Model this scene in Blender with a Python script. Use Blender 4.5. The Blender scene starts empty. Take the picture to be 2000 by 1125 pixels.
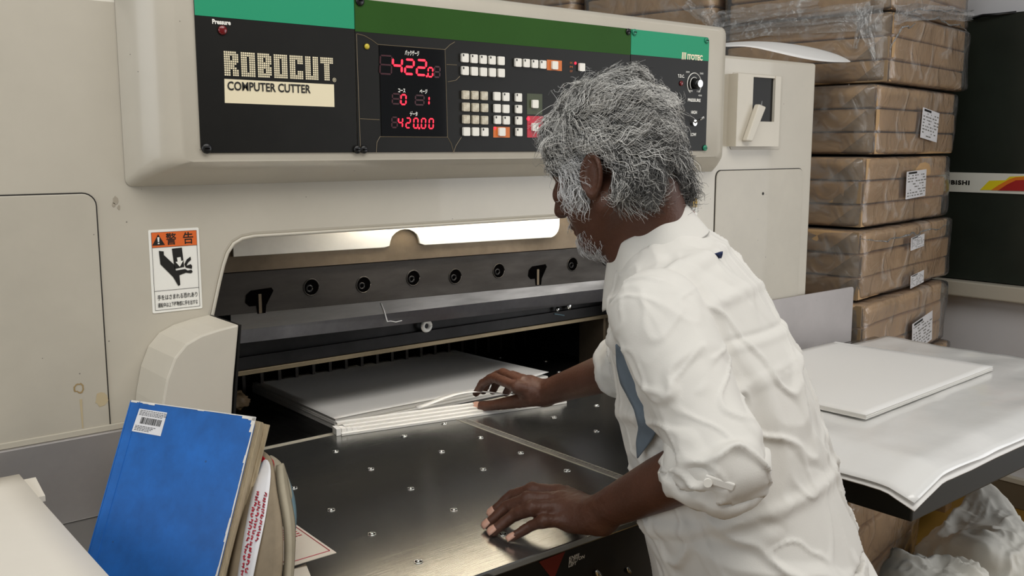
import bpy, bmesh, math, random
import numpy as np
from mathutils import Vector, Matrix

scene = bpy.context.scene
COL = scene.collection
random.seed(7)

# ------------------------------------------------------------------ camera
FPX = 1871.0
PITCH = math.radians(8.42)
YAW = math.radians(39.4)
CAM = np.array([0.0, 0.0, 1.48])
cd = bpy.data.cameras.new('camera'); cam = bpy.data.objects.new('camera', cd); COL.objects.link(cam)
cam.location = CAM; cam.rotation_euler = (math.pi/2 - PITCH, 0, -YAW)
cd.sensor_width = 36; cd.lens = FPX/2000*36; cd.clip_start = .02; cd.clip_end = 200
scene.camera = cam

# ------------------------------------------------------------------ light
w = bpy.data.worlds.new('world'); scene.world = w; w.use_nodes = True
bg = w.node_tree.nodes['Background']; bg.inputs[0].default_value = (.94, .97, 1.0, 1); bg.inputs[1].default_value = .17

def area(name, loc, target, sx, sy, power, col=(1, 1, 1)):
    l = bpy.data.lights.new(name, 'AREA'); l.shape = 'RECTANGLE'; l.size = sx; l.size_y = sy; l.energy = power; l.color = col
    o = bpy.data.objects.new(name, l); COL.objects.link(o); o.location = loc
    o.rotation_euler = (Vector(target)-Vector(loc)).to_track_quat('-Z', 'Y').to_euler(); return o
# ceiling light bank in front of the machine, and the open shop front to the left behind the camera
area('ceiling_light_bank', (0.9, -.1, 3.2), (1.2, 1.0, .9), 3.0, 1.2, 56, (1, .97, .92))
area('fill_right', (4.5, -1.3, 1.4), (2.5, 1.2, .7), 2.2, 2.2, 50, (.97, .98, 1))  # unseen fill added at the right to brighten sacks, wall and bundles
area('shopfront_daylight', (-2.6, .3, 2.1), (1.0, 1.5, 1.2), 2.2, 2.0, 40, (.95, .98, 1))
scene.view_settings.view_transform = 'Standard'; scene.view_settings.look = 'None'
scene.view_settings.gamma = 1; scene.view_settings.use_curve_mapping = False
scene.view_settings.exposure = -0.12

# ------------------------------------------------------------------ placing helpers: a viewing ray met with a real plane
_fh = np.array([math.sin(YAW), math.cos(YAW), 0]); RGT = np.array([math.cos(YAW), -math.sin(YAW), 0]); UP = np.array([0, 0, 1.])
FWD = _fh*math.cos(PITCH)-UP*math.sin(PITCH); CUP = UP*math.cos(PITCH)+_fh*math.sin(PITCH)
def ray(x, y): return FWD + RGT*(x-1000)/FPX - CUP*(y-562.5)/FPX
def onz(x, y, z): d = ray(x, y); return CAM + d*((z-CAM[2])/d[2])
def ony(x, y, Y): d = ray(x, y); return CAM + d*(Y/d[1])
def onx(x, y, X): d = ray(x, y); return CAM + d*(X/d[0])
def dep(x, y, t): return CAM + ray(x, y)*t
def proj(p):
    v = np.asarray(p, float)-CAM; z = v@FWD
    return np.stack([1000+FPX*(v@RGT)/z, 562.5-FPX*(v@CUP)/z], -1)

# ------------------------------------------------------------------ materials
def lin(c):
    if isinstance(c, str):
        c = c.lstrip('#'); c = [int(c[i:i+2], 16)/255 for i in (0, 2, 4)]
    return tuple((v/12.92 if v <= .04045 else ((v+.055)/1.055)**2.4) for v in c[:3]) + (1,)
MATS = {}
def mat(name, col, rough=.5, metal=0., var=0., vscale=6., bump=0., bscale=40., stretch=None, col2=None, emit=None, estr=0., spec=.5,
        specks=0., speck_col='#55504a', trans=0., coat=0., rvar=0., sheen=0.):
    m = bpy.data.materials.new(name); m.use_nodes = True; MATS[name] = m
    nt = m.node_tree; N = nt.nodes; L = nt.links; b = N['Principled BSDF']
    b.inputs['Base Color'].default_value = lin(col); b.inputs['Roughness'].default_value = rough; b.inputs['Metallic'].default_value = metal
    b.inputs['Specular IOR Level'].default_value = spec
    if coat: b.inputs['Coat Weight'].default_value = coat
    if sheen: b.inputs['Sheen Weight'].default_value = sheen
    if trans: b.inputs['Transmission Weight'].default_value = trans
    if emit: b.inputs['Emission Color'].default_value = lin(emit); b.inputs['Emission Strength'].default_value = estr
    tc = N.new('ShaderNodeTexCoord'); co = tc.outputs['Object']
    if stretch:
        mp = N.new('ShaderNodeMapping'); mp.inputs['Scale'].default_value = stretch; L.new(co, mp.inputs[0]); co = mp.outputs[0]
    colout = None
    if var or col2:
        n = N.new('ShaderNodeTexNoise'); n.inputs['Scale'].default_value = vscale; n.inputs['Detail'].default_value = 6; n.inputs['Roughness'].default_value = .65
        L.new(co, n.inputs[0])
        r = N.new('ShaderNodeValToRGB'); c0 = lin(col); c1 = lin(col2) if col2 else tuple(v*(1-var) for v in c0[:3])+(1,)
        r.color_ramp.elements[0].position = .35; r.color_ramp.elements[1].position = .68
        r.color_ramp.elements[0].color = c1; r.color_ramp.elements[1].color = c0
        L.new(n.outputs[0], r.inputs[0]); colout = r.outputs[0]
        if rvar:
            mr = N.new('ShaderNodeMapRange'); mr.inputs[1].default_value = .3; mr.inputs[2].default_value = .7
            mr.inputs[3].default_value = rough+rvar; mr.inputs[4].default_value = rough; L.new(n.outputs[0], mr.inputs[0]); L.new(mr.outputs[0], b.inputs['Roughness'])
    if specks:
        v = N.new('ShaderNodeTexVoronoi'); v.inputs['Scale'].default_value = 22; L.new(tc.outputs['Object'], v.inputs[0])
        n2 = N.new('ShaderNodeTexNoise'); n2.inputs['Scale'].default_value = 30; L.new(tc.outputs['Object'], n2.inputs[0])
        mm = N.new('ShaderNodeMath'); mm.operation = 'MULTIPLY'; mm.inputs[1].default_value = specks; L.new(n2.outputs[0], mm.inputs[0])
        lt = N.new('ShaderNodeMath'); lt.operation = 'LESS_THAN'; L.new(v.outputs['Distance'], lt.inputs[0]); L.new(mm.outputs[0], lt.inputs[1])
        mx = N.new('ShaderNodeMix'); mx.data_type = 'RGBA'; mx.inputs['B'].default_value = lin(speck_col); mx.inputs['A'].default_value = lin(col)
        if colout: L.new(colout, mx.inputs['A'])
        sc = N.new('ShaderNodeMath'); sc.operation = 'MULTIPLY'; sc.inputs[1].default_value = .7; L.new(lt.outputs[0], sc.inputs[0]); L.new(sc.outputs[0], mx.inputs['Factor']); colout = mx.outputs['Result']
    if colout: L.new(colout, b.inputs['Base Color'])
    if bump:
        n3 = N.new('ShaderNodeTexNoise'); n3.inputs['Scale'].default_value = bscale; n3.inputs['Detail'].default_value = 5; L.new(co, n3.inputs[0])
        bp = N.new('ShaderNodeBump'); bp.inputs['Strength'].default_value = bump; bp.inputs['Distance'].default_value = .01
        L.new(n3.outputs[0], bp.inputs['Height']); L.new(bp.outputs[0], b.inputs['Normal'])
    return m

mat('beige_paint', '#c6bfb0', .31, var=.09, vscale=3.5, specks=.055, coat=.18)
mat('beige_cover', '#c2bbac', .42, var=.12, vscale=4, specks=.06, coat=.12)
mat('beige_plastic', '#d3ccbd', .45, var=.06)
mat('seam_dark', '#25221f', .7)
mat('black_panel', '#191815', .45, var=.25, vscale=14, spec=.25)
mat('black_plastic', '#131313', .35)
mat('black_satin', '#17181a', .5, var=.3)
mat('teal_print', '#2f9a72', .5, spec=.15)
mat('green_print', '#2f561f', .5, var=.12, vscale=5, spec=.12)
mat('cream_print', '#efe3c2', .45)
mat('white_print', '#f4f2ea', .5)
mat('shaded_red', '#7a2216', .6)  # red triangle on the apron, its shade put into the colour
mat('orange_print', '#d9701f', .45)
mat('red_print', '#c02034', .45)
mat('olive_print', '#3c4424', .45)
mat('hairline_print', '#7d6f58', .5)
mat('button_white', '#f3efe4', .35, var=.05, vscale=60)
mat('button_worn', '#e6dfcb', .5, col2='#b3a78f', vscale=110)
mat('led_red', '#ff2030', .4, emit='#ff2038', estr=2.6)
mat('led_dim', '#3a0714', .3, emit='#5a0718', estr=.05)
mat('lamp_red', '#6d0a10', .2, spec=.8)
mat('lamp_yellow', '#c9b53a', .3)
mat('display_glass', '#050506', .04, spec=.7)
mat('screw_teal', '#2b8a6a', .35)
mat('chrome', '#d8d8d6', .15, metal=1)
mat('dark_steel', '#4c4844', .42, metal=.9, var=.35, vscale=5, rvar=.15, stretch=(1, 1, 4))
mat('brown_steel', '#7a6c5a', .42, metal=.85, var=.35, vscale=7, rvar=.15)
mat('pale_steel', '#e8e4da', .38, metal=.6, var=.12, vscale=12)
mat('knife_steel', '#8f8c88', .3, metal=1, var=.25, vscale=4, rvar=.2, stretch=(1, 1, 6))
mat('knife_bevel', '#77767a', .35, metal=1, var=.3, vscale=9, rvar=.2)
mat('clamp_iron', '#2c2b2b', .45, metal=.7, var=.5, vscale=10)
mat('edge_brass', '#8f8168', .4, metal=.8, var=.3)
mat('hole_dark', '#060505', .9, spec=0)
mat('nylon_white', '#f0efe9', .4)
mat('strip_ivory', '#b9b3a4', .5, var=.2)
mat('rear_table', '#3a3938', .3, metal=.9, var=.35, vscale=8, rvar=.2, stretch=(6, 1, 1))
mat('fence_steel', '#b3aeab', .36, metal=.6, var=.2, vscale=4, rvar=.15, bump=.02, bscale=60)
mat('tape_steel', '#8f8c86', .4, metal=.5, var=.2, vscale=30)
mat('grey_plate', '#b3adab', .5, metal=.1, var=.12, vscale=6, specks=.05, speck_col='#4a4038')
mat('paper_white', '#f1efeb', .7)
mat('paper_edge', '#e9e6df', .75, var=.1, vscale=4, stretch=(1, 1, 320), bump=.25, bscale=3)
mat('paper_cream', '#efe8db', .6, var=.05, vscale=4)
mat('book_blue', '#1a6ac0', .45, var=.34, vscale=14, specks=.075, speck_col='#2c4a70', coat=.1)
mat('book_worn', '#e6e2da', .8, var=.15, vscale=40)
mat('page_edge', '#c8b89a', .8, var=.25, vscale=5, stretch=(40, 40, 1.5))
mat('red_cover', '#b3131c', .4)
mat('brown_board', '#9a8a72', .8, var=.3, vscale=12)
mat('kraft_spine', '#6f6457', .8, var=.3, vscale=9)
mat('label_white', '#e3e2e4', .6, var=.08, vscale=20)
mat('ink_red', '#b01830', .6)
mat('ink_black', '#15130f', .6)
mat('ink_grey', '#77756f', .6)
mat('folder_blue', '#6f8c98', .6, var=.25, vscale=6)
mat('folder_grey', '#b3a993', .75, var=.25, vscale=8)
mat('card_pink', '#dcd3c4', .7, var=.06)
mat('kraft_paper', '#cfa97a', .55, var=.16, vscale=5, bump=.12, bscale=14)
mat('kraft_fold', '#a28867', .55, var=.2, vscale=8)
mat('sack_weave', '#e4e1d7', .75, var=.10, vscale=5, bump=.06, bscale=260)
mat('wall_white', '#d9d8da', .7, var=.04)
mat('wall_cool', '#e6f0f2', .7)
mat('board_green', '#2c322b', .3, var=.35, vscale=2.5)
mat('sill_metal', '#bdb6a6', .5)
mat('skirting', '#6b5f4c', .6, var=.15)
mat('floor_ochre', '#94702c', .45, var=.25, vscale=2)
mat('stripe_white', '#dcdcd2', .5)
mat('stripe_yellow', '#e6d219', .5)
mat('stripe_orange', '#e07a1c', .5)
mat('stripe_red', '#a81e1c', .5)
mat('table_frame', '#2f302c', .5, var=.15)
mat('stain_rust', '#a98f62', .6, var=.2, vscale=60)
mat('stain_pale', '#bdad8c', .5)
mat('scuff_grey', '#a39a8a', .5)
mat('sign_orange', '#e36b2c', .5)
mat('sign_yellow', '#e8b93a', .5)
mat('skin', '#573627', .52, var=.22, vscale=16, bump=.12, bscale=220, spec=.4)
mat('nail', '#c79a86', .35)
mat('hair_under', '#4b4a47', .8, var=.45, vscale=60, bump=.6, bscale=120)
mat('trouser_cloth', '#2b2d33', .8)
mat('side_cloth', '#66727d', .85, var=.15, vscale=40)
mat('tag_navy', '#1c2b55', .6)
mat('pallet_wood', '#8a6b44', .7, var=.3, vscale=6, stretch=(1, 8, 1))
mat('wood_dark', '#20201f', .6)

# steel table top: brushed, scuffed, mirror-like
m = mat('table_steel', '#a9a9a6', .19, metal=.92, var=.03, vscale=2, rvar=.04)
nt = m.node_tree; N = nt.nodes; L = nt.links; b = N['Principled BSDF']
tc = N.new('ShaderNodeTexCoord'); mp = N.new('ShaderNodeMapping'); mp.inputs['Scale'].default_value = (3, 160, 3); mp.inputs['Rotation'].default_value = (0, 0, .25)
n = N.new('ShaderNodeTexNoise'); n.inputs['Scale'].default_value = 5; n.inputs['Detail'].default_value = 8; L.new(tc.outputs['Object'], mp.inputs[0]); L.new(mp.outputs[0], n.inputs[0])
n4 = N.new('ShaderNodeTexNoise'); n4.inputs['Scale'].default_value = 9; L.new(tc.outputs['Object'], n4.inputs[0])
ad = N.new('ShaderNodeMath'); ad.operation = 'MULTIPLY_ADD'; ad.inputs[1].default_value = .35; L.new(n.outputs[0], ad.inputs[0]); L.new(n4.outputs[0], ad.inputs[2])
bp = N.new('ShaderNodeBump'); bp.inputs['Strength'].default_value = .06; bp.inputs['Distance'].default_value = .01; L.new(ad.outputs[0], bp.inputs['Height']); L.new(bp.outputs[0], b.inputs['Normal'])

mp2 = N.new('ShaderNodeMapping'); mp2.inputs['Scale'].default_value = (3, 70, 1); mp2.inputs['Rotation'].default_value = (0, 0, .9); L.new(tc.outputs['Object'], mp2.inputs[0])
ns = N.new('ShaderNodeTexNoise'); ns.inputs['Scale'].default_value = 3; ns.inputs['Detail'].default_value = 9; L.new(mp2.outputs[0], ns.inputs[0])
rs_ = N.new('ShaderNodeMapRange'); rs_.inputs[1].default_value = .55; rs_.inputs[2].default_value = .85; rs_.inputs[3].default_value = .18; rs_.inputs[4].default_value = .27; L.new(ns.outputs[0], rs_.inputs[0]); L.new(rs_.outputs[0], b.inputs['Roughness'])
# shirt cotton with a fine weave
m = mat('shirt_cotton', '#dcd9d2', .8, var=.05, vscale=7, sheen=.1, bump=.05, bscale=500)
# sheeting and stretch wrap: thin clear film with milky crinkles
def film(name, milk, scale, gloss=.25, bumpd=.012, stretch=(1, 1, 1)):
    m = bpy.data.materials.new(name); m.use_nodes = True; MATS[name] = m; nt = m.node_tree; N = nt.nodes; L = nt.links
    N.remove(N['Principled BSDF']); out = N['Material Output']
    tc = N.new('ShaderNodeTexCoord'); mp = N.new('ShaderNodeMapping'); mp.inputs['Scale'].default_value = stretch; L.new(tc.outputs['Object'], mp.inputs[0])
    n = N.new('ShaderNodeTexNoise'); n.inputs['Scale'].default_value = scale; n.inputs['Detail'].default_value = 7; n.inputs['Distortion'].default_value = 1.6; L.new(mp.outputs[0], n.inputs[0])
    bp = N.new('ShaderNodeBump'); bp.inputs['Strength'].default_value = .9; bp.inputs['Distance'].default_value = bumpd; L.new(n.outputs[0], bp.inputs['Height'])
    tr = N.new('ShaderNodeBsdfTransparent'); gl = N.new('ShaderNodeBsdfGlossy'); gl.inputs['Roughness'].default_value = .12; L.new(bp.outputs[0], gl.inputs['Normal'])
    df = N.new('ShaderNodeBsdfDiffuse'); df.inputs[0].default_value = (.85, .85, .83, 1); L.new(bp.outputs[0], df.inputs['Normal'])
    rp = N.new('ShaderNodeMapRange'); rp.inputs[1].default_value = .52; rp.inputs[2].default_value = .78; rp.inputs[3].default_value = milk*.25; rp.inputs[4].default_value = milk; L.new(n.outputs[0], rp.inputs[0])
    m1 = N.new('ShaderNodeMixShader'); L.new(rp.outputs[0], m1.inputs[0]); L.new(tr.outputs[0], m1.inputs[1]); L.new(df.outputs[0], m1.inputs[2])
    fr = N.new('ShaderNodeFresnel'); fr.inputs[0].default_value = 1.45; L.new(bp.outputs[0], fr.inputs['Normal'])
    ml = N.new('ShaderNodeMath'); ml.operation = 'MULTIPLY_ADD'; ml.inputs[1].default_value = 1.; ml.inputs[2].default_value = gloss*.25; L.new(fr.outputs[0], ml.inputs[0])
    m2 = N.new('ShaderNodeMixShader'); L.new(ml.outputs[0], m2.inputs[0]); L.new(m1.outputs[0], m2.inputs[1]); L.new(gl.outputs[0], m2.inputs[2])
    L.new(m2.outputs[0], out.inputs[0]); return m
film('stretch_film', .34, 9, .12)
film('film_rope', .7, 30, .3)
film('film_ribbon', .62, 26, .3, .008)
mat('paper_gloss', '#eeedea', .22, spec=.5, bump=.25, bscale=7, coat=.3)

# ------------------------------------------------------------------ object helpers
ROOT = {}
def link(o, parent=None):
    COL.objects.link(o)
    if parent is not None: o.parent = parent
    return o
def tag(o, label=None, cat=None, group=None, kind=None):
    if label: o['label'] = label
    if cat: o['category'] = cat
    if group: o['group'] = group
    if kind: o['kind'] = kind
    return o
def thing(name, loc, label, cat, group=None, kind=None):
    o = bpy.data.objects.new(name, None); o.empty_display_size = .05; COL.objects.link(o); o.location = tuple(loc); ROOT[o] = np.array(loc, float)
    return tag(o, label, cat, group, kind)
def root_of(p):
    while p is not None and p not in ROOT: p = p.parent
    return ROOT.get(p, np.zeros(3)) if p is not None else np.zeros(3)
def make(name, verts, faces, material, parent=None, smooth=False, bevel=0., seg=2, label=None, mats=None, midx=None, subsurf=0):
    """one mesh object from world coordinates; a part's mesh is stored relative to its thing's base"""
    v = np.asarray(verts, float) - root_of(parent)
    me = bpy.data.meshes.new(name); me.from_pydata([tuple(p) for p in v], [], [tuple(int(i) for i in f) for f in faces])
    for mm in (mats or [material]): me.materials.append(MATS[mm])
    if midx is not None: me.polygons.foreach_set('material_index', np.asarray(midx, dtype=np.int32))
    if smooth: me.polygons.foreach_set('use_smooth', [True]*len(me.polygons))
    me.update(); me.validate()
    o = bpy.data.objects.new(name, me); link(o, parent)
    if bevel:
        mo = o.modifiers.new('bevel', 'BEVEL'); mo.width = bevel; mo.segments = seg; mo.limit_method = 'ANGLE'; mo.angle_limit = math.radians(35); mo.harden_normals = False
    if subsurf:
        mo = o.modifiers.new('subsurf', 'SUBSURF'); mo.levels = subsurf; mo.render_levels = subsurf
    if label: o['label'] = label
    return o
def inst(name, src, loc, parent, rot=None):
    """a part that shares the mesh of another: loc in world space"""
    o = src.copy(); o.name = name; link(o, parent); o.location = tuple(np.asarray(loc)-root_of(parent))
    if rot: o.rotation_euler = rot
    return o
class MB:
    def __init__(s): s.v = []; s.f = []; s.m = []; s.cur = 0
    def add(s, v, f):
        k = len(s.v); s.v += [tuple(p) for p in v]; s.f += [tuple(i+k for i in q) for q in f]; s.m += [s.cur]*len(f); return s
    def box(s, a, b):
        x0, y0, z0 = a; x1, y1, z1 = b
        return s.add([(x0,y0,z0),(x1,y0,z0),(x1,y1,z0),(x0,y1,z0),(x0,y0,z1),(x1,y0,z1),(x1,y1,z1),(x0,y1,z1)],
                     [(0,3,2,1),(4,5,6,7),(0,1,5,4),(1,2,6,5),(2,3,7,6),(3,0,4,7)])
    def hexa(s, q, d):
        """quad or polygon q extruded by vector d"""
        q = [np.asarray(p, float) for p in q]; n = len(q); d = np.asarray(d, float)
        nrm = sum(np.cross(q[i]-q[0], q[(i+1) % n]-q[0]) for i in range(1, n-1))
        if nrm@d > 0: q = q[::-1]
        v = q+[p+d for p in q]
        return s.add(v, [tuple(range(n)), tuple(range(2*n-1, n-1, -1))]+[(i, i+n, (i+1) % n+n, (i+1) % n) for i in range(n)])
    def prism(s, poly, y0, y1):
        """polygon in x,z between two y planes"""
        return s.hexa([(p[0], y0, p[1]) for p in poly], (0, y1-y0, 0))
    def slab(s, poly, z0, z1):
        return s.hexa([(p[0], p[1], z0) for p in poly], (0, 0, z1-z0))
    def tube(s, pts, r, n=8, caps=True):
        pts = [np.asarray(p, float) for p in pts]; m = len(pts); rs = r if hasattr(r, '__len__') else [r]*m
        rings = []; ref = None
        for i in range(m):
            t = pts[min(i+1, m-1)]-pts[max(i-1, 0)]; t = t/(np.linalg.norm(t)+1e-12)
            if ref is None:
                ref = np.cross(t, (0, 0, 1)) if abs(t[2]) < .9 else np.cross(t, (1, 0, 0))
            u = ref-t*(ref@t); u /= np.linalg.norm(u)+1e-12; ref = u; w_ = np.cross(t, u)
            rings += [pts[i]+rs[i]*(u*math.cos(a)+w_*math.sin(a)) for a in np.arange(n)*2*math.pi/n]
        f = [(i*n+j, i*n+(j+1) % n, (i+1)*n+(j+1) % n, (i+1)*n+j) for i in range(m-1) for j in range(n)]
        if caps: f += [tuple(range(n-1, -1, -1)), tuple(range((m-1)*n, m*n))]
        return s.add(rings, f)
    def disc(s, c, axis, r, h, n=20, dome=0.):
        """short cylinder along axis from c, optional domed end"""
        axis = np.asarray(axis, float); axis /= np.linalg.norm(axis); c = np.asarray(c, float)
        if dome: return s.tube([c, c+axis*h*.6, c+axis*h*.85, c+axis*h], [r, r, r*.75, r*.25], n)
        return s.tube([c, c+axis*h], r, n)
    def grid(s, P, closed=False):
        """P[i][j] -> quads"""
        P = np.asarray(P, float); a, b_ = P.shape[:2]
        f = [(i*b_+j, i*b_+(j+1) % b_, (i+1)*b_+(j+1) % b_, (i+1)*b_+j) for i in range(a-1) for j in range(b_ if closed else b_-1)]
        return s.add(P.reshape(-1, 3), f)
    def build(s, name, material, parent=None, **k):
        if any(s.m): k['midx'] = s.m
        return make(name, s.v, s.f, material, parent, **k)
def text_mesh(body, size, align='LEFT', bold=0., spacing=1., xs=1.):
    c = bpy.data.curves.new('txt', 'FONT'); c.body = body; c.size = size; c.align_x = align; c.offset = bold; c.space_character = spacing; c.resolution_u = 3
    o = bpy.data.objects.new('txt', c); COL.objects.link(o); bpy.context.view_layer.update()
    me = bpy.data.meshes.new_from_object(o.evaluated_get(bpy.context.evaluated_depsgraph_get()))
    v = np.array([p.co for p in me.vertices]) if len(me.vertices) else np.zeros((0, 3)); f = [tuple(p.vertices) for p in me.polygons]
    bpy.data.objects.remove(o); bpy.data.curves.remove(c); bpy.data.meshes.remove(me)
    v[:, 0] *= xs
    return v, f
def text(name, body, size, origin, ex, ey, material, parent, align='LEFT', bold=0., xs=1., lift=.0006, fit=None, label=None, spacing=1.):
    """flat print: text lying in the plane origin + ex*x + ey*y"""
    v, f = text_mesh(body, size, align, bold, spacing, xs)
    ex = np.asarray(ex, float); ex /= np.linalg.norm(ex); ey = np.asarray(ey, float); ey /= np.linalg.norm(ey); nn = np.cross(ex, ey)
    if fit:
        wv = v[:, 0].max()-v[:, 0].min()
        if align == 'LEFT': v[:, 0] -= v[:, 0].min()
        v[:, 0] *= fit/wv
    P = np.asarray(origin, float)+v[:, :1]*ex+v[:, 1:2]*ey+nn*lift
    return make(name, P, f, material, parent, label=label)
def rounded(x0, z0, x1, z1, r, n=6, corners=(1, 1, 1, 1)):
    """rounded rectangle, counter-clockwise from bottom-left; corners: bl, br, tr, tl"""
    P = []
    for k, (cx, cz, a0) in enumerate(((x0+r, z0+r, 180), (x1-r, z0+r, 270), (x1-r, z1-r, 0), (x0+r, z1-r, 90))):
        if corners[k]:
            P += [(cx+r*math.cos(math.radians(a0+90*i/n)), cz+r*math.sin(math.radians(a0+90*i/n))) for i in range(n+1)]
        else: P.append(((x0, z0), (x1, z0), (x1, z1), (x0, z1))[k])
    return P

# vectorised value noise
def _h(i, j, k):
    n = (i*73856093) ^ (j*19349663) ^ (k*83492791); n = (n ^ (n >> 13))*1274126177; n = n ^ (n >> 16)
    return (n & 0xffff)/65535.*2-1
def vnoise(P):
    P = np.asarray(P, float); I = np.floor(P).astype(np.int64); F = P-I; F = F*F*F*(F*(F*6-15)+10); r = 0
    for dx in (0, 1):
        for dy in (0, 1):
            for dz in (0, 1):
                wgt = (F[..., 0] if dx else 1-F[..., 0])*(F[..., 1] if dy else 1-F[..., 1])*(F[..., 2] if dz else 1-F[..., 2])
                r = r+wgt*_h(I[..., 0]+dx, I[..., 1]+dy, I[..., 2]+dz)
    return r
def fbm(P, o=3):
    P = np.asarray(P, float); r = 0; a = 1.
    for i in range(o): r = r+a*vnoise(P*(2**i)+17.3*i); a *= .5
    return r
TZ = .88       # height of the cutting table
# ================================================================== setting
def struct(name, mb, material, **k):
    o = mb.build(name, material, None, **k); o['kind'] = 'structure'; return o
struct('floor', MB().box((-4, -4, -.05), (4.06, 6, 0)), 'floor_ochre')
wr = struct('wall_right', MB().box((4.03, .3, 0), (4.15, 6, 3.2)), 'wall_white')
struct('wall_back', MB().box((-4, 4.6, 0), (4.03, 4.7, 3.2)), 'wall_cool')
struct('baseboard_right', MB().box((4.005, .3, 0), (4.03, 4.6, .105)), 'skirting', bevel=.004)
struct('trim_1', MB().box((4.0, .3, .105), (4.03, 4.6, .128)), 'sill_metal', bevel=.003)

# dark board on the right wall with the maker's stripe
bx0, bx1 = 3.955, 4.03
bd = thing('wall_board', (4.0, 2.0, .856), 'dark green-black board on the white wall with a striped sign band', 'board')
MB().box((3.985, .6, .93), (4.028, 3.4, 2.0)).build('panel', 'board_green', bd)
MB().box((3.94, .6, .862), (4.028, 3.4, .925)).build('sill', 'sill_metal', bd, bevel=.006)
MB().box((3.978, .6, 1.292), (3.9845, 3.4, 1.372)).build('sign_band', 'stripe_white', bd, label='white sign band with yellow, orange and red flash')
def wx(px, py): p = onx(px, py, 3.977); return p[1], p[2]
for nm, m_, pts in (('yellow_flash', 'stripe_yellow', [(1914, 371), (1932, 353), (1964, 352), (1972, 345), (2040, 342), (2040, 372)]),
                    ('orange_flash', 'stripe_orange', [(1936, 371.5), (1950, 362), (1972, 350), (1984, 346), (2040, 343), (2040, 373)]),
                    ('red_flash', 'stripe_red', [(1950, 372), (1968, 360), (1985, 352), (2040, 350), (2040, 374)])):
    k = {'yellow_flash': 0, 'orange_flash': .0012, 'red_flash': .0024}[nm]
    MB().hexa([(3.977-k, *wx(*q)) for q in pts], (-.001, 0, 0)).build(nm, m_, bd)
a0 = onx(1894, 361, 3.977)
v, f = text_mesh('MITSUBISHI', .024, 'RIGHT', .0012, 1.15, 1.3)
make('maker_name', np.array([3.9765, a0[1], a0[2]])+v[:, :1]*np.array([0, -1., 0])+v[:, 1:2]*UP, f, 'ink_black', bd)
tag(MB().tube([onx(1895, 36, 3.99), onx(1920, 30, 3.95), onx(1950, 28, 3.97), onx(1985, 24, 3.99)], .006, 6).build('cable', 'black_plastic', None, smooth=True),
    'thin black cable lying along the top of the dark board', 'cable')

# ================================================================== paper cutter
FY = 1.60      # front face of the columns
mc = thing('paper_cutter', (1.25, 1.6, 0), 'large beige computer paper cutter with black control panel and steel table', 'machine')
XL, XR, ZT = .05, 2.432, 1.712
def P(px, py, Y=FY): p = ony(px, py, Y); return (p[0], p[2])
# opening outline on the face, left edge slanted with a round corner
o_l0 = (.628, TZ); o_l1 = P(412, 612); o_tl = P(452, 464)
top_z = 1.322
arc = [(.640, 1.19), (.655, 1.245), (.664, 1.275), (.672, 1.295), (.684, 1.311), (.700, 1.319), (.722, 1.322)]
face = [(XL, .0), (XL, ZT), (XR, ZT), (XR, .0), (1.875, .0), (1.875, 1.28), (1.865, 1.305), (1.83, 1.322)]+arc[::-1]+[(.628, TZ), (.628, 0)]
MB().prism(face, FY, FY+.03).build('front_housing', 'beige_paint', mc, bevel=.008, seg=3)
MB().prism([(XL+.01, 0), (XL+.01, ZT), (XR-.01, ZT), (XR-.01, 0), (1.90, 0), (1.90, 1.45), (.60, 1.45), (.60, 0)], FY+.0305, 2.75).build('column_body', 'beige_paint', mc, bevel=.01)
MB().box((.6, 2.70, TZ), (1.90, 2.75, 1.45)).build('rear_plate', 'black_satin', mc)
# interior cheeks
MB().box((1.868, FY+.031, TZ), (1.899, 2.69, 1.449)).build('inner_cheek', 'black_satin', mc)
MB().box((.601, FY+.031, TZ), (.632, 2.69, 1.449)).build('inner_cheek', 'black_satin', mc)
q = onz(1150, 704, TZ)
MB().box((1.858, 1.93, TZ), (1.868, 1.938, 1.2)).build('guide_rail', 'edge_brass', mc)
MB().box((1.80, 1.80, TZ), (1.866, 1.9, 1.25)).build('guide_post', 'brown_steel', mc, bevel=.004)

# rim of the opening
rim = [(p[0], FY+.001, p[1]) for p in [(.628, TZ+.25)]+arc+[(1.83, 1.322), (1.865, 1.305), (1.873, 1.28), (1.873, TZ+.1)]]
MB().tube(rim, .0032, 8).build('opening_rim', 'beige_paint', mc, smooth=True)

# access covers with dark seams
def cover(x0, z0, x1, z1, r, name='access_cover', corners=(1, 1, 1, 1)):
    MB().prism(rounded(x0, z0, x1, z1, r, corners=corners), FY-.001, FY+.002).build('cover_seam', 'seam_dark', mc)
    return MB().prism(rounded(x0+.0022, z0+.0022, x1-.0022, z1-.0022, r-.002, corners=corners), FY-.0035, FY-.0008).build(name, 'beige_cover', mc, bevel=.0012)
cover(.10, .90, .459, 1.408, .022)
c2 = P(1397, 334); c3 = P(1568, 328)
cv = cover(c2[0], .90, c3[0], c3[1], .02)
k_ = P(1488, 378); MB().disc((k_[0], FY-.0036, k_[1]), (0, -1, 0), .004, .001, 10).build('keyhole', 'seam_dark', cv)
# stains on the left cover
def blob(cx, cz, r, n=16, seed=1, sx=1):
    rr = random.Random(seed); return [(cx+sx*r*(.7+.5*rr.random())*math.cos(a), cz+r*(.7+.5*rr.random())*math.sin(a)) for a in np.arange(n)*2*math.pi/n]

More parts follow.
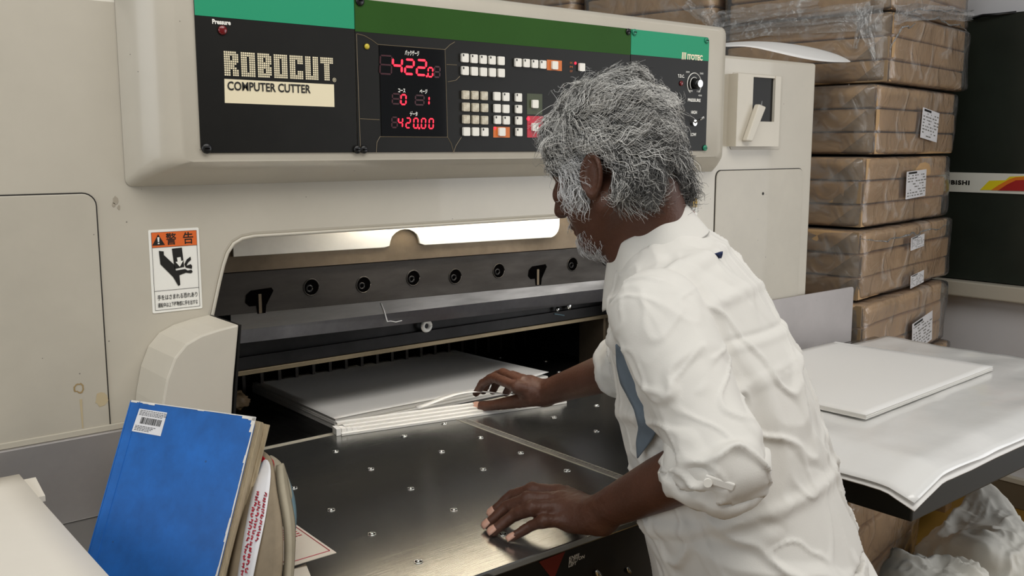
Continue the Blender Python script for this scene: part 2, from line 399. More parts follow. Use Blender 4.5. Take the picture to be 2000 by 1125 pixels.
def stain(name, poly, m_, y=FY-.0036): return MB().prism(poly, y-.0003, y).build(name, m_, mc)
s0_ = P(153, 757); ro = blob(s0_[0], s0_[1], .0085, 18, 3); ri = [(s0_[0]+(x-s0_[0])*.72, s0_[1]+(z-s0_[1])*.72) for x, z in ro]
mb = MB(); mb.add([(x, FY-.004, z) for x, z in ro+ri], [(i, (i+1) % 18, 18+(i+1) % 18, 18+i) for i in range(18)]); mb.build('rust_stain', 'stain_rust', mc)
s1_ = P(197, 778); stain('rust_stain', blob(s1_[0], s1_[1], .012, 16, 8), 'stain_pale')
s2_ = P(158, 800); stain('drip_stain', [(s2_[0]-.001, s2_[1]-.03), (s2_[0]+.001, s2_[1]-.03), (s2_[0]+.002, s2_[1]+.018), (s2_[0]-.002, s2_[1]+.018)], 'stain_pale')
for i, (px, py, r) in enumerate(((225, 392, .007), (232, 405, .004), (222, 400, .004))): a = P(px, py); MB().prism(blob(a[0], a[1], r, 12, 20+i, .6), FY-.0006, FY-.0001).build('scuff_mark', 'scuff_grey', mc)
# hood carrying the control panel
YH = 1.53
hx0, hx1, hz0, hz1 = .505, 1.99, 1.415, 1.772
def ring(y, x0, z0, x1, z1, r, n=5): return [(x, y, z) for x, z in rounded(x0, z0, x1, z1, r, n)]
rings = [ring(FY-.001, hx0, hz0, hx1, hz1, .012), ring(1.575, hx0+.012, hz0+.013, hx1-.012, hz1, .016), ring(1.55, hx0+.03, hz0+.026, hx1-.03, hz1-.002, .02),
         ring(1.537, hx0+.047, hz0+.034, hx1-.047, hz1-.006, .02), ring(YH, hx0+.068, hz0+.040, hx1-.066, hz1-.013, .02)]
# straight sides that lean in towards the panel
mb = MB(); mb.grid(np.array(rings), closed=True); n_ = len(rings[0]); k = len(rings)
mb.f.append(tuple(range((k-1)*n_, k*n_))); mb.m.append(0)
hood = mb.build('control_hood', 'beige_paint', mc, smooth=True, bevel=0)
mo = hood.modifiers.new('edges', 'EDGE_SPLIT'); mo.split_angle = math.radians(28)
MB().box((.6, FY+.002, hz0+.25), (1.9, 2.2, hz1-.004)).build('hood_rear', 'beige_paint', mc, bevel=.01)

# ------------------------------------------------------------- control boards
YB = YH-.003
def p(px, py, y=YB): a = ony(px, py, y); return np.array([a[0], a[2]])
xb0 = p(386, 150)[0]; xb1 = p(695, 150)[0]; xb2 = p(1232, 80)[0]; xb3 = p(1382, 180)[0]
zb0 = p(398, 299)[1]; zb1 = 1.738
zt1 = p(535, 43)[1]; zg = p(960, 84)[1]; zt3 = p(1310, 113)[1]
def board(x0, x1, name, corners, label):
    o = MB().prism(rounded(x0, zb0, x1, zb1, .010, corners=corners), YB, YH-.0002).build(name, 'black_panel', mc, bevel=.0008); o['label'] = label; return o
bl = board(xb0, xb1-.0006, 'logo_board', (1, 0, 0, 1), 'black board with teal band and pixel-lettered logo')
bc = board(xb1+.0006, xb2-.0006, 'keypad_board', (0, 0, 0, 0), 'black keypad board with green band and red digits')
br = board(xb2+.0006, xb3, 'pressure_board', (0, 1, 1, 0), 'black board with teal band, dial and toggle')
def flat(name, poly, material, parent, y=YB, t=.0005):
    return MB().prism(poly, y-t, y-.00005).build(name, material, parent)
def rect(px0, py0, px1, py1):
    a = p(px0, py0); b_ = p(px1, py1); return [(a[0], b_[1]), (b_[0], b_[1]), (b_[0], a[1]), (a[0], a[1])]
flat('teal_band', rounded(xb0, zt1, xb1-.0006, zb1, .01, corners=(0, 0, 0, 1)), 'teal_print', bl)
flat('green_band', [(xb1+.0006, zg), (xb2-.0006, zg), (xb2-.0006, zb1), (xb1+.0006, zb1)], 'green_print', bc)
flat('teal_band', rounded(xb2+.0006, zt3, xb3, zb1, .01, corners=(0, 0, 1, 0)), 'teal_print', br)
EX = np.array([1., 0, 0]); EZ = np.array([0, 0, 1.])
def ptext(body, px, py, hpx, parent, material='white_print', align='LEFT', y=YB, fitpx=None, bold=0., name='lettering'):
    a = ony(px, py, y); b_ = ony(px, py-hpx, y); size = (b_[2]-a[2])/.72
    fit = None if fitpx is None else ony(px+fitpx, py, y)[0]-a[0]
    return text(name, body, size, a-np.array([0, .0006, 0]), EX, EZ, material, parent, align, bold, fit=fit)
ptext('Pressure', 414, 46, 9, bl, fitpx=36, bold=.0004)
# pixel-built logo word
GL = {'R': ["111111.","1111111","111.111","111.111","1111111","111111.","11111..","111111.","111.111","111.111","111.111"],
      'O': ["1111111","1111111","111.111","111.111","111.111","111.111","111.111","111.111","111.111","1111111","1111111"],
      'B': ["111111.","1111111","111.111","111.111","1111111","111111.","1111111","111.111","111.111","1111111","111111."],
      'C': ["1111111","1111111","111.111","111.111","111....","111....","111....","111.111","111.111","1111111","1111111"],
      'U': ["111.111","111.111","111.111","111.111","111.111","111.111","111.111","111.111","111.111","1111111","1111111"],
      'T': ["1111111","1111111","1111111","..111..","..111..","..111..","..111..","..111..","..111..","..111..","..111.."]}
tl = p(436, 99); trr = p(650, 116); bll = p(438, 148)
cols = 7*7+6*1.1; cw = (trr[0]-tl[0])/cols; ch = (tl[1]-bll[1])/11
mb = MB(); cx = tl[0]
for c in 'ROBOCUT':
    for r_, row in enumerate(GL[c]):
        for c_, b1 in enumerate(row):
            if b1 == '1':
                x0 = cx+c_*cw; z1 = tl[1]-r_*ch
                mb.add([(x0+cw*.12, YB-.0006, z1-ch*.88), (x0+cw*.88, YB-.0006, z1-ch*.88), (x0+cw*.88, YB-.0006, z1-ch*.12), (x0+cw*.12, YB-.0006, z1-ch*.12)], [(0, 1, 2, 3)])
    cx += cw*8.1
mb.build('logo_lettering', 'cream_print', bl, label='logo word made of small cream squares')
ptext('®', 649, 160, 8, bl, 'cream_print')
flat('cream_plate', [tuple(p(439, 201)), tuple(p(653, 209)), tuple(p(652, 165)), tuple(p(438, 154))], 'cream_print', bl)
a = p(444, 175.5)
text('lettering', 'COMPUTER CUTTER', .0195, (a[0], YB-.0008, a[1]), EX, EZ, 'ink_black', bl, fit=p(606, 175)[0]-a[0], bold=.0004)

def lamp(px, py, r, material, parent, name='indicator_lamp', h=.004, y=YB):
    a = ony(px, py, y); return MB().disc(a, (0, -1, 0), r, h, 14, dome=1).build(name, material, parent, smooth=True)
lamp(434, 59, .0075, 'lamp_red', bl); lamp(716, 91, .005, 'lamp_yellow', bc); lamp(1330, 163, .006, 'lamp_red', br)
def screw(px, py, material, parent, r=.0085):
    a = ony(px, py, YB); o = MB().disc(a, (0, -1, 0), r, .005, 16, dome=1).build('screw', material, parent, smooth=True)
    MB().box((a[0]-.004, a[1]-.0056, a[2]-.0008), (a[0]+.004, a[1]-.0045, a[2]+.0008)).build('screw_slot', 'hole_dark', o)
screw(403, 290, 'black_plastic', bl); screw(697, 292, 'black_plastic', bl, .0075); screw(710, 292, 'black_plastic', bc, .0075); screw(702, 2, 'black_plastic', bc)
screw(1226, 62, 'black_plastic', bc, .007); screw(1238, 63, 'screw_teal', br, .007); screw(1379, 79, 'screw_teal', br, .007); screw(1376, 289, 'screw_teal', br, .007)
# printed hairlines
for pts in ([(697, 66), (712, 70), (726, 78), (738, 87)], [(869, 97), (878, 88), (888, 82)], [(869, 97), (874, 268)], [(742, 267), (874, 268)],
            [(742, 267), (736, 278), (735, 298)], [(874, 268), (881, 280), (886, 298)], [(703, 232), (741, 234)], [(696, 66), (704, 298)], [(901, 268), (890, 285), (886, 298)],
            [(738, 87), (869, 97)], [(872, 126), (892, 127)], [(874, 160), (890, 157), (898, 149)]):
    MB().tube([(*(lambda q: (q[0], YB-.0004, q[1]))(p(*s)),) for s in pts], .0006, 4).build('panel_line', 'hairline_print', bc)

# digit display
g = MB().prism([tuple(p(745, 266)), tuple(p(872, 267)), tuple(p(868, 98)), tuple(p(740, 88))], YB-.0012, YB-.0001).build('display_window', 'display_glass', bc)
YD = YB-.0015
SEG = {'a': (0, 1, 1, 1), 'b': (1, .5, 1, 1), 'c': (1, 0, 1, .5), 'd': (0, 0, 1, 0), 'e': (0, 0, 0, .5), 'f': (0, .5, 0, 1), 'g': (0, .5, 1, .5)}
DIG = {'0': 'abcdef', '1': 'bc', '2': 'abged', '4': 'fgbc', '8': 'abcdefg'}
def digit(ch, px0, py0, px1, py1, dpy=0., th=.0021, material='led_red', y=YD):
    """seven-segment digit between two pixel corners on the display plane; dpy drops the right side"""
    tl_ = p(px0, py0, y); br_ = p(px1, py1+dpy, y); H_ = tl_[1]-br_[1]; W_ = br_[0]-tl_[0]; mb = MB()
    for s in DIG[ch]:
        x0, z0, x1, z1 = SEG[s]
        A = np.array([tl_[0]+x0*W_+.06*H_*(z0-.5), br_[1]+z0*H_]); B = np.array([tl_[0]+x1*W_+.06*H_*(z1-.5), br_[1]+z1*H_])
        d = B-A; l = np.linalg.norm(d); d /= l; nrm = np.array([-d[1], d[0]])*th; g_ = th*.6
        pts = [A+d*g_, A+d*(g_+th)+nrm, B-d*(g_+th)+nrm, B-d*g_, B-d*(g_+th)-nrm, A+d*(g_+th)-nrm]
        mb.prism([tuple(q_) for q_ in pts], y-.0004, y)
    return mb.build('digit', material, g)
for a in (('4', 767, 113, 785, 143), ('2', 791, 116, 808, 145), ('2', 814, 117, 832, 147)): digit(*a, th=.0020)
digit('0', 836, 132, 845, 150, th=.0014)
digit('0', 783, 185, 793, 204, th=.0014); digit('1', 829, 188, 838, 205, th=.0014)
for i, c in enumerate('42000'): x = 778+i*15; digit(c, x, 230+i*.5, x+8.2, 249+i*.5, th=.0012)
for px, py in ((833.5, 149), (818.5, 250.5)): a = p(px, py, YD); MB().prism(rounded(a[0]-.0018, a[1]-.0018, a[0]+.0018, a[1]+.0018, .0008), YD-.0004, YD).build('digit_point', 'led_red', g)
for a in ((742, 108, 765, 145), (848, 130, 859, 151), (766, 183, 781, 203), (811, 186, 828, 205), (765, 229, 776, 249)):
    digit('8', *a, th=.0014, material='led_dim', y=YD+.0003)
ptext('パックゲージ', 790, 107, 8, g, y=YD, fitpx=28, bold=.0003); ptext('コース', 777, 180, 7, g, y=YD, fitpx=14, bold=.0003)
ptext('ページ', 819, 182, 7, g, y=YD, fitpx=15, bold=.0003); ptext('データ', 800, 226, 7, g, y=YD, fitpx=15, bold=.0003)

# keypad: printed fields, then every key
Z2 = lambda zx, zy: (680+zx*.25, 50+zy*.25)
def field(zx0, zy0, zx1, zy1, material, name):
    a = p(*Z2(zx0, (zy0))); b_ = p(*Z2(zx1, zy1)); flat(name, [(a[0], b_[1]), (b_[0], b_[1]), (b_[0], a[1]), (a[0], a[1])], material, bc)
field(1552, 266, 1668, 355, 'orange_print', 'orange_field'); field(1133, 790, 1262, 875, 'orange_print', 'orange_field')
field(1396, 530, 1515, 697, 'olive_print', 'olive_field'); field(1398, 705, 1522, 875, 'red_print', 'red_field')
def key_mesh(name, face_mat, mark):
    mb = MB(); bm_ = bmesh.new()
    w_, h_, d_ = .0160, .0165, .005
    mb.prism(rounded(-w_/2, -h_/2, w_/2, h_/2, .002, 3), -d_, 0)
    if mark:
        mb.cur = 1; mb.add([(-.0048+.0018*math.cos(a), -d_-.0002, .0048+.0026*math.sin(a)) for a in np.arange(8)*math.pi/4], [tuple(range(8))])
    bm_.free()
    return make(name, mb.v, mb.f, face_mat, None, mats=[face_mat, 'ink_black'], midx=mb.m)
kA = key_mesh('key', 'button_white', False); kB = key_mesh('key', 'button_white', True); kC = key_mesh('key', 'button_worn', False)
KEYS = [(905,253,1),(976,260,1),(1047,266,1),(1117,271,1),(1187,276,0),(906,353,1),(978,358,0),(1049,363,0),(1119,367,0),(1188,371,0),
        (1320,290,1),(1385,294,1),(1450,300,1),(1514,305,1),(1607,311,0),(1818,326,0),
        (911,542,2),(982,545,2),(1055,549,2),(914,636,2),(986,640,2),(1058,643,2),(915,732,2),(987,735,2),(1058,739,2),(917,828,0),(988,829,0),(1060,831,1),
        (1155,553,0),(1225,557,1),(1157,647,0),(1225,651,0),(1160,736,1),(1228,740,1),(1194,830,0),(1323,562,1),(1324,653,1),(1325,742,1),(1327,832,1),(1453,613,0),(1453,792,0)]
for zx, zy, k in KEYS:
    px, py = Z2(zx, zy); a = ony(px, py, YB-.0006); inst('key', (kA, kB, kC)[k], (a[0], YB-.0006, a[2]), bc)
for o in (kA, kB, kC): bpy.data.objects.remove(o)
lamp(1123.5, 123.5, .0028, 'led_red', bc, h=.002)
for zy, s in ((290, 'O/C'), (322, 'M'), (355, 'CUT')): a = Z2(1730, zy+8); ptext(s, a[0], a[1], 4, bc, 'orange_print', fitpx=5)
lamp(1031.5, 232, .004, 'led_red', bc, h=.0015); lamp(966.5, 250.5, .003, 'led_red', bc, h=.0015)

# pressure board
ptext('ITOTEC', 1341.5, 115.5, 10, br, 'cream_print', fitpx=30, bold=.0009)
for i in range(3):
    x = 1331+i*2.9; flat('logo_bar', [tuple(p(x, 116)), tuple(p(x+1.5, 116.5)), tuple(p(x+2.9, 102+i*.3)), tuple(p(x+.9, 102+i*.3))], 'cream_print', br, y=YB-.0006)
ptext('T.D.C.', 1323, 151, 6, br, fitpx=13, bold=.0003); ptext('PRESSURE', 1342.5, 198, 6, br, fitpx=25, bold=.0003)
ptext('HIGH', 1349, 222, 6, br, fitpx=11.5, bold=.0003); ptext('LOW', 1348, 265.5, 6, br, fitpx=11, bold=.0003)
for s, x, y_ in (('3000', 1339, 142), ('2000', 1366, 145), ('600', 1345, 179), ('1500', 1360, 180), ('4000', 1363, 188)): ptext(s, x, y_, 3.5, br, fitpx=7)
dc = p(1356, 164); kr = .026
def arc_tube(r, a0, a1, n, w_):
    return MB().tube([(dc[0]+r*math.cos(math.radians(a0+(a1-a0)*i/n)), YB-.0004, dc[1]+r*math.sin(math.radians(a0+(a1-a0)*i/n))) for i in range(n+1)], w_, 4)
arc_tube(.0255, 235, -50, 22, .0011).build('dial_arc', 'white_print', br); arc_tube(.0155, 225, 60, 14, .0009).build('dial_arc', 'white_print', br)
kn = MB().tube([(dc[0], YB, dc[1]), (dc[0], YB-.012, dc[1]), (dc[0], YB-.016, dc[1])], [.0125, .0115, .010], 20).build('pressure_knob', 'black_plastic', br, smooth=True)
MB().disc((dc[0], YB-.016, dc[1]), (0, -1, 0), .0088, .003, 20).build('knob_cap', 'chrome', kn)
tg = p(1354, 240)
ts = MB().disc((tg[0], YB, tg[1]), (0, -1, 0), .0075, .006, 12).build('toggle_switch', 'chrome', br)
MB().tube([(tg[0], YB-.006, tg[1]), (tg[0]+.004, YB-.022, tg[1]+.010), (tg[0]+.005, YB-.028, tg[1]+.013)], [.0018, .0024, .0032], 10).build('toggle_lever', 'chrome', ts, smooth=True)

# ------------------------------------------------------------- box at the right column: screen holder
YC = FY
a = P(1430, 141); b_ = P(1523, 292)
MB().prism(rounded(a[0], b_[1], b_[0], a[1], .008), YC-.0015, YC).build('holder_plate', 'beige_cover', mc, bevel=.0006)
hp = [P(1441, 145, 1.57), P(1526, 148, 1.57), P(1521, 286, 1.57), P(1438, 286, 1.57)]
s0 = P(1472, 150, 1.57); s1 = P(1512, 238, 1.57)
hx0_, hx1_ = P(1440, 200, 1.57)[0], P(1524, 200, 1.57)[0]; hz0_, hz1_ = P(1480, 286, 1.57)[1], P(1480, 146, 1.57)[1]
mb = MB(); mb.box((hx0_, 1.57, hz0_), (s0[0], FY, hz1_)); mb.box((s1[0], 1.57, hz0_), (hx1_, FY, hz1_)); mb.box((s0[0], 1.57, hz0_), (s1[0], FY, s1[1])); mb.box((s0[0], 1.572, s0[1]), (s1[0], FY, hz1_))
hd = mb.build('screen_holder', 'beige_plastic', mc, label='beige plastic holder with small dark screen')
MB().box((s0[0], 1.578, s1[1]), (s1[0], 1.599, s0[1])).build('screen', 'black_panel', hd)
lv = [P(1481, 203, 1.556), P(1495, 209, 1.556), P(1468, 277, 1.556), P(1456, 275, 1.556)]
le = MB().prism(lv, 1.552, 1.569).build('lever_cover', 'beige_plastic', hd, bevel=.004, seg=3)
t_ = P(1486, 206, 1.56); MB().tube([(t_[0], 1.56, t_[1]-.002), (t_[0]+.002, 1.558, t_[1]+.012)], [.003, .0012], 8).build('key_tip', 'chrome', le)

# ------------------------------------------------------------- stickers on the face
def sticker_text(body, size_px, px, py, fitpx, parent, y=FY-.0022, material='ink_black', bold=0., px1=None, py1=None):
    a = ony(px, py, y); b1 = ony(px+fitpx, py, y); hh = ony(px, py-size_px, y)[2]-a[2]
    return text('lettering', body, hh/.8, (a[0], y, a[2]), EX, EZ, material, parent, bold=bold, fit=b1[0]-a[0], lift=.0002)
sx0, sz1 = P(292, 452); sx1, sz0 = P(394, 601)
sx0 = .537; sx1 = .622; sz1 = 1.343; sz0 = 1.2035
st = MB().prism(rounded(sx0, sz0, sx1, sz1, .002, 2), FY-.0012, FY-.0003).build('warning_sticker', 'white_print', mc, label='white and orange hand-crushing warning sticker')
b0 = .0045
def sfl(name, poly, m_, y=FY-.0016, parent=st): return MB().prism(poly, y-.0003, y).build(name, m_, parent)
zor = sz1-.0295
sfl('orange_band', [(sx0+b0, zor), (sx1-b0, zor), (sx1-b0, sz1-b0), (sx0+b0, sz1-b0)], 'sign_orange')
zl = sz0+.037
for (A, B) in (((sx0+b0, sz0+b0), (sx1-b0, sz0+b0)), ((sx0+b0, zl), (sx1-b0, zl)), ((sx0+b0, sz0+b0), (sx0+b0, sz1-b0)), ((sx1-b0, sz0+b0), (sx1-b0, sz1-b0)), ((sx0+b0, zor), (sx1-b0, zor)), ((sx0+b0, sz1-b0), (sx1-b0, sz1-b0))):
    MB().tube([(A[0], FY-.0018, A[1]), (B[0], FY-.0018, B[1])], .00028, 4).build('border_line', 'ink_black', st)
tx, tz = sx0+.0155, zor+.0035
sfl('hazard_triangle', [(tx-.0105, tz), (tx+.0105, tz), (tx, tz+.0185)], 'ink_black', FY-.002)
sfl('exclamation_mark', [(tx-.0011, tz+.0055), (tx+.0011, tz+.0055), (tx+.0016, tz+.0135), (tx-.0016, tz+.0135)], 'white_print', FY-.0024)
sfl('exclamation_mark', [(tx-.0013, tz+.002), (tx+.0013, tz+.002), (tx+.0013, tz+.004), (tx-.0013, tz+.004)], 'white_print', FY-.0024)
text('lettering', '警', .021, (sx0+.028, FY-.0019, zor+.005), EX, EZ, 'ink_black', st, fit=.0175, bold=.0003, lift=.0002)
text('lettering', '告', .021, (sx0+.057, FY-.0019, zor+.005), EX, EZ, 'ink_black', st, fit=.0175, bold=.0003, lift=.0002)
text('lettering', '手をはさまれる恐れあり', .0095, (sx0+.009, FY-.0019, sz0+.022), EX, EZ, 'ink_black', st, fit=.068, bold=.0001, lift=.0002)
text('lettering', '運転中は上下移動部に手を出すな', .0085, (sx0+.009, FY-.0019, sz0+.0095), EX, EZ, 'ink_black', st, fit=.068, bold=.0001, lift=.0002)
def zpoly(pts):  # pictogram points in sticker fractions
    return [(sx0+(x-707)/(955-707)*(sx1-sx0), sz1-(y-318)/(690-318)*(sz1-sz0)) for x, y in pts]
sfl('hand_symbol', zpoly([(752, 412), (775, 416), (775, 432), (824, 480), (830, 506), (876, 502), (888, 510), (908, 508), (913, 518), (905, 524), (880, 519), (846, 528), (848, 572), (838, 576), (815, 534), (756, 472)]), 'ink_black', FY-.0018)
sfl('press_symbol', zpoly([(816, 406), (865, 404), (872, 492), (824, 498)]), 'ink_black', FY-.0018)
sfl('arrow_symbol', zpoly([(838, 448), (856, 446), (858, 464), (868, 463), (850, 490), (830, 467), (840, 466)]), 'white_print', FY-.0024)
sfl('finger_symbol', zpoly([(874, 480), (886, 460), (906, 448), (908, 462), (892, 474), (884, 488), (905, 482), (912, 490), (910, 504), (896, 500), (880, 496)]), 'ink_black', FY-.0018)
c0 = P(1316, 386); c1 = P(1362, 386); c4 = P(1362, 470)
cs = MB().prism([(c0[0], c4[1]), (c1[0], c4[1]), (c1[0], c1[1]), (c0[0], c1[1])], FY-.0012, FY-.0003).build('caution_sticker', 'white_print', mc, label='yellow and white caution sticker')
zc = P(1362, 404)[1]
sfl('yellow_band', [(c0[0]+.002, zc), (c1[0]-.002, zc), (c1[0]-.002, c1[1]-.002), (c0[0]+.002, c1[1]-.002)], 'sign_yellow', parent=cs)
a = P(1336, 403); text('lettering', '注意', .02, (a[0], FY-.0019, a[1]+.001), EX, EZ, 'ink_black', cs, fit=.034, bold=.0003, lift=.0002)
sfl('hazard_triangle', [(a[0]-.018, a[1]), (a[0]-.003, a[1]), (a[0]-.0105, a[1]+.014)], 'ink_black', parent=cs, y=FY-.002)
r_ = P(1347, 421)
MB().tube([(r_[0]+.02*math.cos(a), FY-.0018, r_[1]-.006+.02*math.sin(a)) for a in np.arange(25)*2*math.pi/24], .0016, 4).build('prohibition_ring', 'red_print', cs)

# ------------------------------------------------------------- inside the opening
def Lq(a, b_, Y): return P(*a, Y), P(*b_, Y)
def band(name, tl_, tr_, br_, bl_, Y, t, m_, parent=mc, bevel=.001, **k):
    return MB().prism([P(*bl_, Y), P(*br_, Y), P(*tr_, Y), P(*tl_, Y)], Y, Y+t).build(name, m_, parent, bevel=bevel, **k)
X0i, X1i = .636, 1.865
def bandz(name, za0, za1, zb0, zb1, Y, t, m_, x0=X0i, x1=X1i, **k):
    """bar across the opening; lower edge za0..za1 (left, right), upper edge zb0..zb1"""
    return MB().prism([(x0, za0), (x1, za1), (x1, zb1), (x0, zb0)], Y, Y+t).build(name, m_, mc, **k)
def zline(a, b_, Y):
    A = P(*a, Y); B = P(*b_, Y); s = (B[1]-A[1])/(B[0]-A[0]); return lambda x: A[1]+s*(x-A[0])
YG = 1.70
lo = zline((440, 533), (1147, 482), YG)
bandz('backing_plate', lo(X0i), lo(X1i), 1.42, 1.42, YG, .006, 'brown_steel')
# pale steel plate with round notch, in front of the brown one
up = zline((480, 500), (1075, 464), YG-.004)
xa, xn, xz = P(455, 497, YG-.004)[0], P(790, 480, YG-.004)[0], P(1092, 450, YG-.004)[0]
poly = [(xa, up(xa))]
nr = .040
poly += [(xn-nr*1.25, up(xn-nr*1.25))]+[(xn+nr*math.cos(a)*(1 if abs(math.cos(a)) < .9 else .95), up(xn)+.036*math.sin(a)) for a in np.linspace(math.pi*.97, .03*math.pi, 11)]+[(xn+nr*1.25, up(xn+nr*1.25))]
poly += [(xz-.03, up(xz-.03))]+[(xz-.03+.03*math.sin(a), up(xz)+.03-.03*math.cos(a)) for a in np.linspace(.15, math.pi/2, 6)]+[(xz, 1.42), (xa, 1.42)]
MB().prism(poly, YG-.006, YG-.0005).build('notched_plate', 'pale_steel', mc, bevel=.001)
# work lamp tube tucked behind the lip of the housing
lt = MB().box((.95, 1.632, 1.326), (1.62, 1.638, 1.41)).box((.95, 1.638, 1.400), (1.62, 1.67, 1.41)).build('work_lamp', 'beige_paint', mc)  # front shield added to keep the tube's light off the table
mat('tube_glow', '#fff2d6', .4, emit='#fffaf0', estr=42)
MB().tube([(.97, 1.655, 1.372), (1.60, 1.655, 1.372)], .009, 12).build('lamp_tube', 'tube_glow', lt, smooth=True)
# knife carrier with bolt holes
YK = 1.706
c_lo = zline((413, 619), (1190, 546), YK); c_up = zline((440, 533), (1147, 482), YK)
kc = bandz('knife_carrier', c_lo(X0i), c_lo(X1i), c_up(X0i)-.001, c_up(X1i)-.001, YK, .03, 'dark_steel', bevel=.001)
for px, py in ((608, 561), (710, 556), (807, 543), (889, 540), (974, 529), (1118, 516), (1185, 506)):
    a = P(px, py, YK); r0 = .0165
    h = MB().disc((a[0], YK+.001, a[1]), (0, -1, 0), r0, .0016, 20).build('bolt_hole', 'hole_dark', kc)
    MB().tube([(a[0]+r0*math.cos(t), YK-.0006, a[1]+r0*math.sin(t)) for t in np.arange(21)*math.pi/10], .0012, 6).build('hole_rim', 'dark_steel', h, smooth=True)
    MB().tube([(a[0]-.005+.006*math.cos(t), YK-.0012, a[1]-.002+.006*math.sin(t)) for t in np.arange(13)*math.pi/6], .0018, 6).build('bolt_head', 'clamp_iron', h, smooth=True)
for px, py in ((498, 583), (1044, 533)):
    a = P(px, py, YK)
    sl = MB().prism([(a[0]-.02, a[1]-.006), (a[0]-.012, a[1]-.014), (a[0]+.002, a[1]-.014), (a[0]+.004, a[1]-.03), (a[0]+.020, a[1]-.03), (a[0]+.022, a[1]-.015), (a[0]+.038, a[1]+.012), (a[0]+.034, a[1]+.018), (a[0]-.008, a[1]+.016), (a[0]-.018, a[1]+.008)], YK-.0012, YK+.001).build('release_slot', 'hole_dark', kc)
    MB().box((a[0]+.006, YK-.003, a[1]-.029), (a[0]+.012, YK-.001, a[1]+.008)).build('slot_pin', 'brown_steel', sl)
# knife blade, tilted, with its ground edge
YN = 1.735
n_up = zline((413, 618), (1190, 545), YN); n_mid = zline((470, 645), (1190, 563), YN); n_lo = zline((470, 672), (1190, 588), YN+.006)
kx0 = P(452, 650, YN)[0]; kx1 = P(1192, 590, YN)[0]+.01
kb = bandz('knife_blade', n_mid(kx0), n_mid(kx1), n_up(kx0)+.004, n_up(kx1)+.004, YN, .012, 'knife_steel', x0=kx0, x1=kx1)
V = [(kx0, YN, n_mid(kx0)), (kx1, YN, n_mid(kx1)), (kx1, YN+.012, n_lo(kx1)), (kx0, YN+.012, n_lo(kx0)), (kx0, YN+.0125, n_mid(kx0)), (kx1, YN+.0125, n_mid(kx1))]
make('ground_edge', V, [(0, 3, 2, 1), (3, 4, 5, 2), (0, 4, 3), (1, 2, 5)], 'knife_bevel', kb)
s_ = [(744, 592), (750, 607), (756, 628)]
MB().tube([(*(lambda q: (q[0], YN-.001, q[1]))(P(*s, YN)),) for s in s_], .0012, 5).build('paper_shred', 'paper_white', kb)
MB().tube([(*(lambda q: (q[0], YN+.004, q[1]))(P(*s, YN+.004)),) for s in ((756, 628), (763, 627), (773, 629), (785, 626))], .0009, 5).build('paper_shred', 'paper_white', kb)
# clamp bar behind the knife with a pale lower lip
YL = 1.80
l_lo = zline((640, 700), (1190, 606), YL)
cl = bandz('clamp_bar', 1.036, 1.036, 1.22, 1.22, YL, .09, 'clamp_iron', bevel=.002)
MB().box((X0i, YL-.014, 1.026), (X1i, YL+.09, 1.0355)).build('clamp_lip', 'edge_brass', cl, bevel=.001)
MB().box((X0i, YL-.010, 1.036), (X1i, YL-.0005, 1.062)).build('clamp_ledge', 'clamp_iron', cl, bevel=.001)
w0 = P(832, 638, YL-.012)
MB().tube([(w0[0]+.0105*math.cos(t), YL-.014, w0[1]+.002+.0105*math.sin(t)) for t in np.arange(25)*math.pi/12], .0048, 8).build('nylon_washer', 'nylon_white', cl, smooth=True, label='white nylon washer')
for px, py, r in ((1089, 604, .006), (1112, 598, .009)):
    a = P(px, py, YL-.012); MB().disc((a[0], YL-.0105, a[1]), (0, -1, 0), r, .006, 12, dome=1).build('clamp_bolt', 'chrome', cl, smooth=True)
a = P(1083, 613, YL-.012); b_ = P(1102, 616, YL-.012); MB().tube([(a[0], YL-.012, a[1]), (b_[0], YL-.012, b_[1])], .0015, 5).build('blue_shred', 'folder_blue', cl)
# back gauge: row of upright fingers on a beam
bgx = np.arange(.70, 1.84, .047)
gy = 2.19
bgm = MB().box((.66, gy+.03, TZ+.004), (1.84, gy+.07, 1.16)).build('back_gauge', 'black_satin', mc)
gf = MB().box((-.004, -.028, 0), (.004, .028, .15)).build('gauge_finger', 'dark_steel', None)
for x in bgx: inst('gauge_finger', gf, (x, gy, TZ+.004), bgm)
bpy.data.objects.remove(gf)

# ------------------------------------------------------------- beige guard at the left of the opening
YGd = 1.476
prof = [(.485, .885), (.492, .99), (.500, 1.06), (.508, 1.10), (.520, 1.135), (.538, 1.160), (.562, 1.177), (.592, 1.186), (.634, 1.192), (.634, 1.18), (.617, 1.08), (.600, .885)]
prof = [(.478, .885), (.492, 1.00), (.502, 1.075), (.512, 1.118), (.526, 1.150), (.545, 1.170), (.570, 1.181), (.600, 1.187), (.634, 1.191), (.620, 1.09), (.600, .885)]
MB().prism(prof, YGd, FY-.0005).build('side_guard', 'beige_plastic', mc, bevel=.003, seg=2)
MB().prism([(.6345, 1.19), (.6385, 1.19), (.6045, .885), (.6005, .885)], YGd+.001, FY-.001).build('guard_edge', 'black_plastic', mc)

# ------------------------------------------------------------- tables
YF = 1.02; YS = 1.742
tt = MB().slab([(-.45, YF), (1.665, YF), (1.665, YS), (-.45, YS)], TZ-.012, TZ).build('front_table', 'table_steel', mc, bevel=.0025)
MB().slab([(.632, YS+.0005), (1.868, YS+.0005), (1.868, YS+.0165), (.632, YS+.0165)], TZ-.035, TZ-.0003).build('cutting_stick', 'strip_ivory', mc)
rt = MB().slab([(.632, YS+.017), (1.868, YS+.017), (1.868, 2.69), (.632, 2.69)], TZ-.035, TZ-.0005).build('rear_table', 'rear_table', mc)
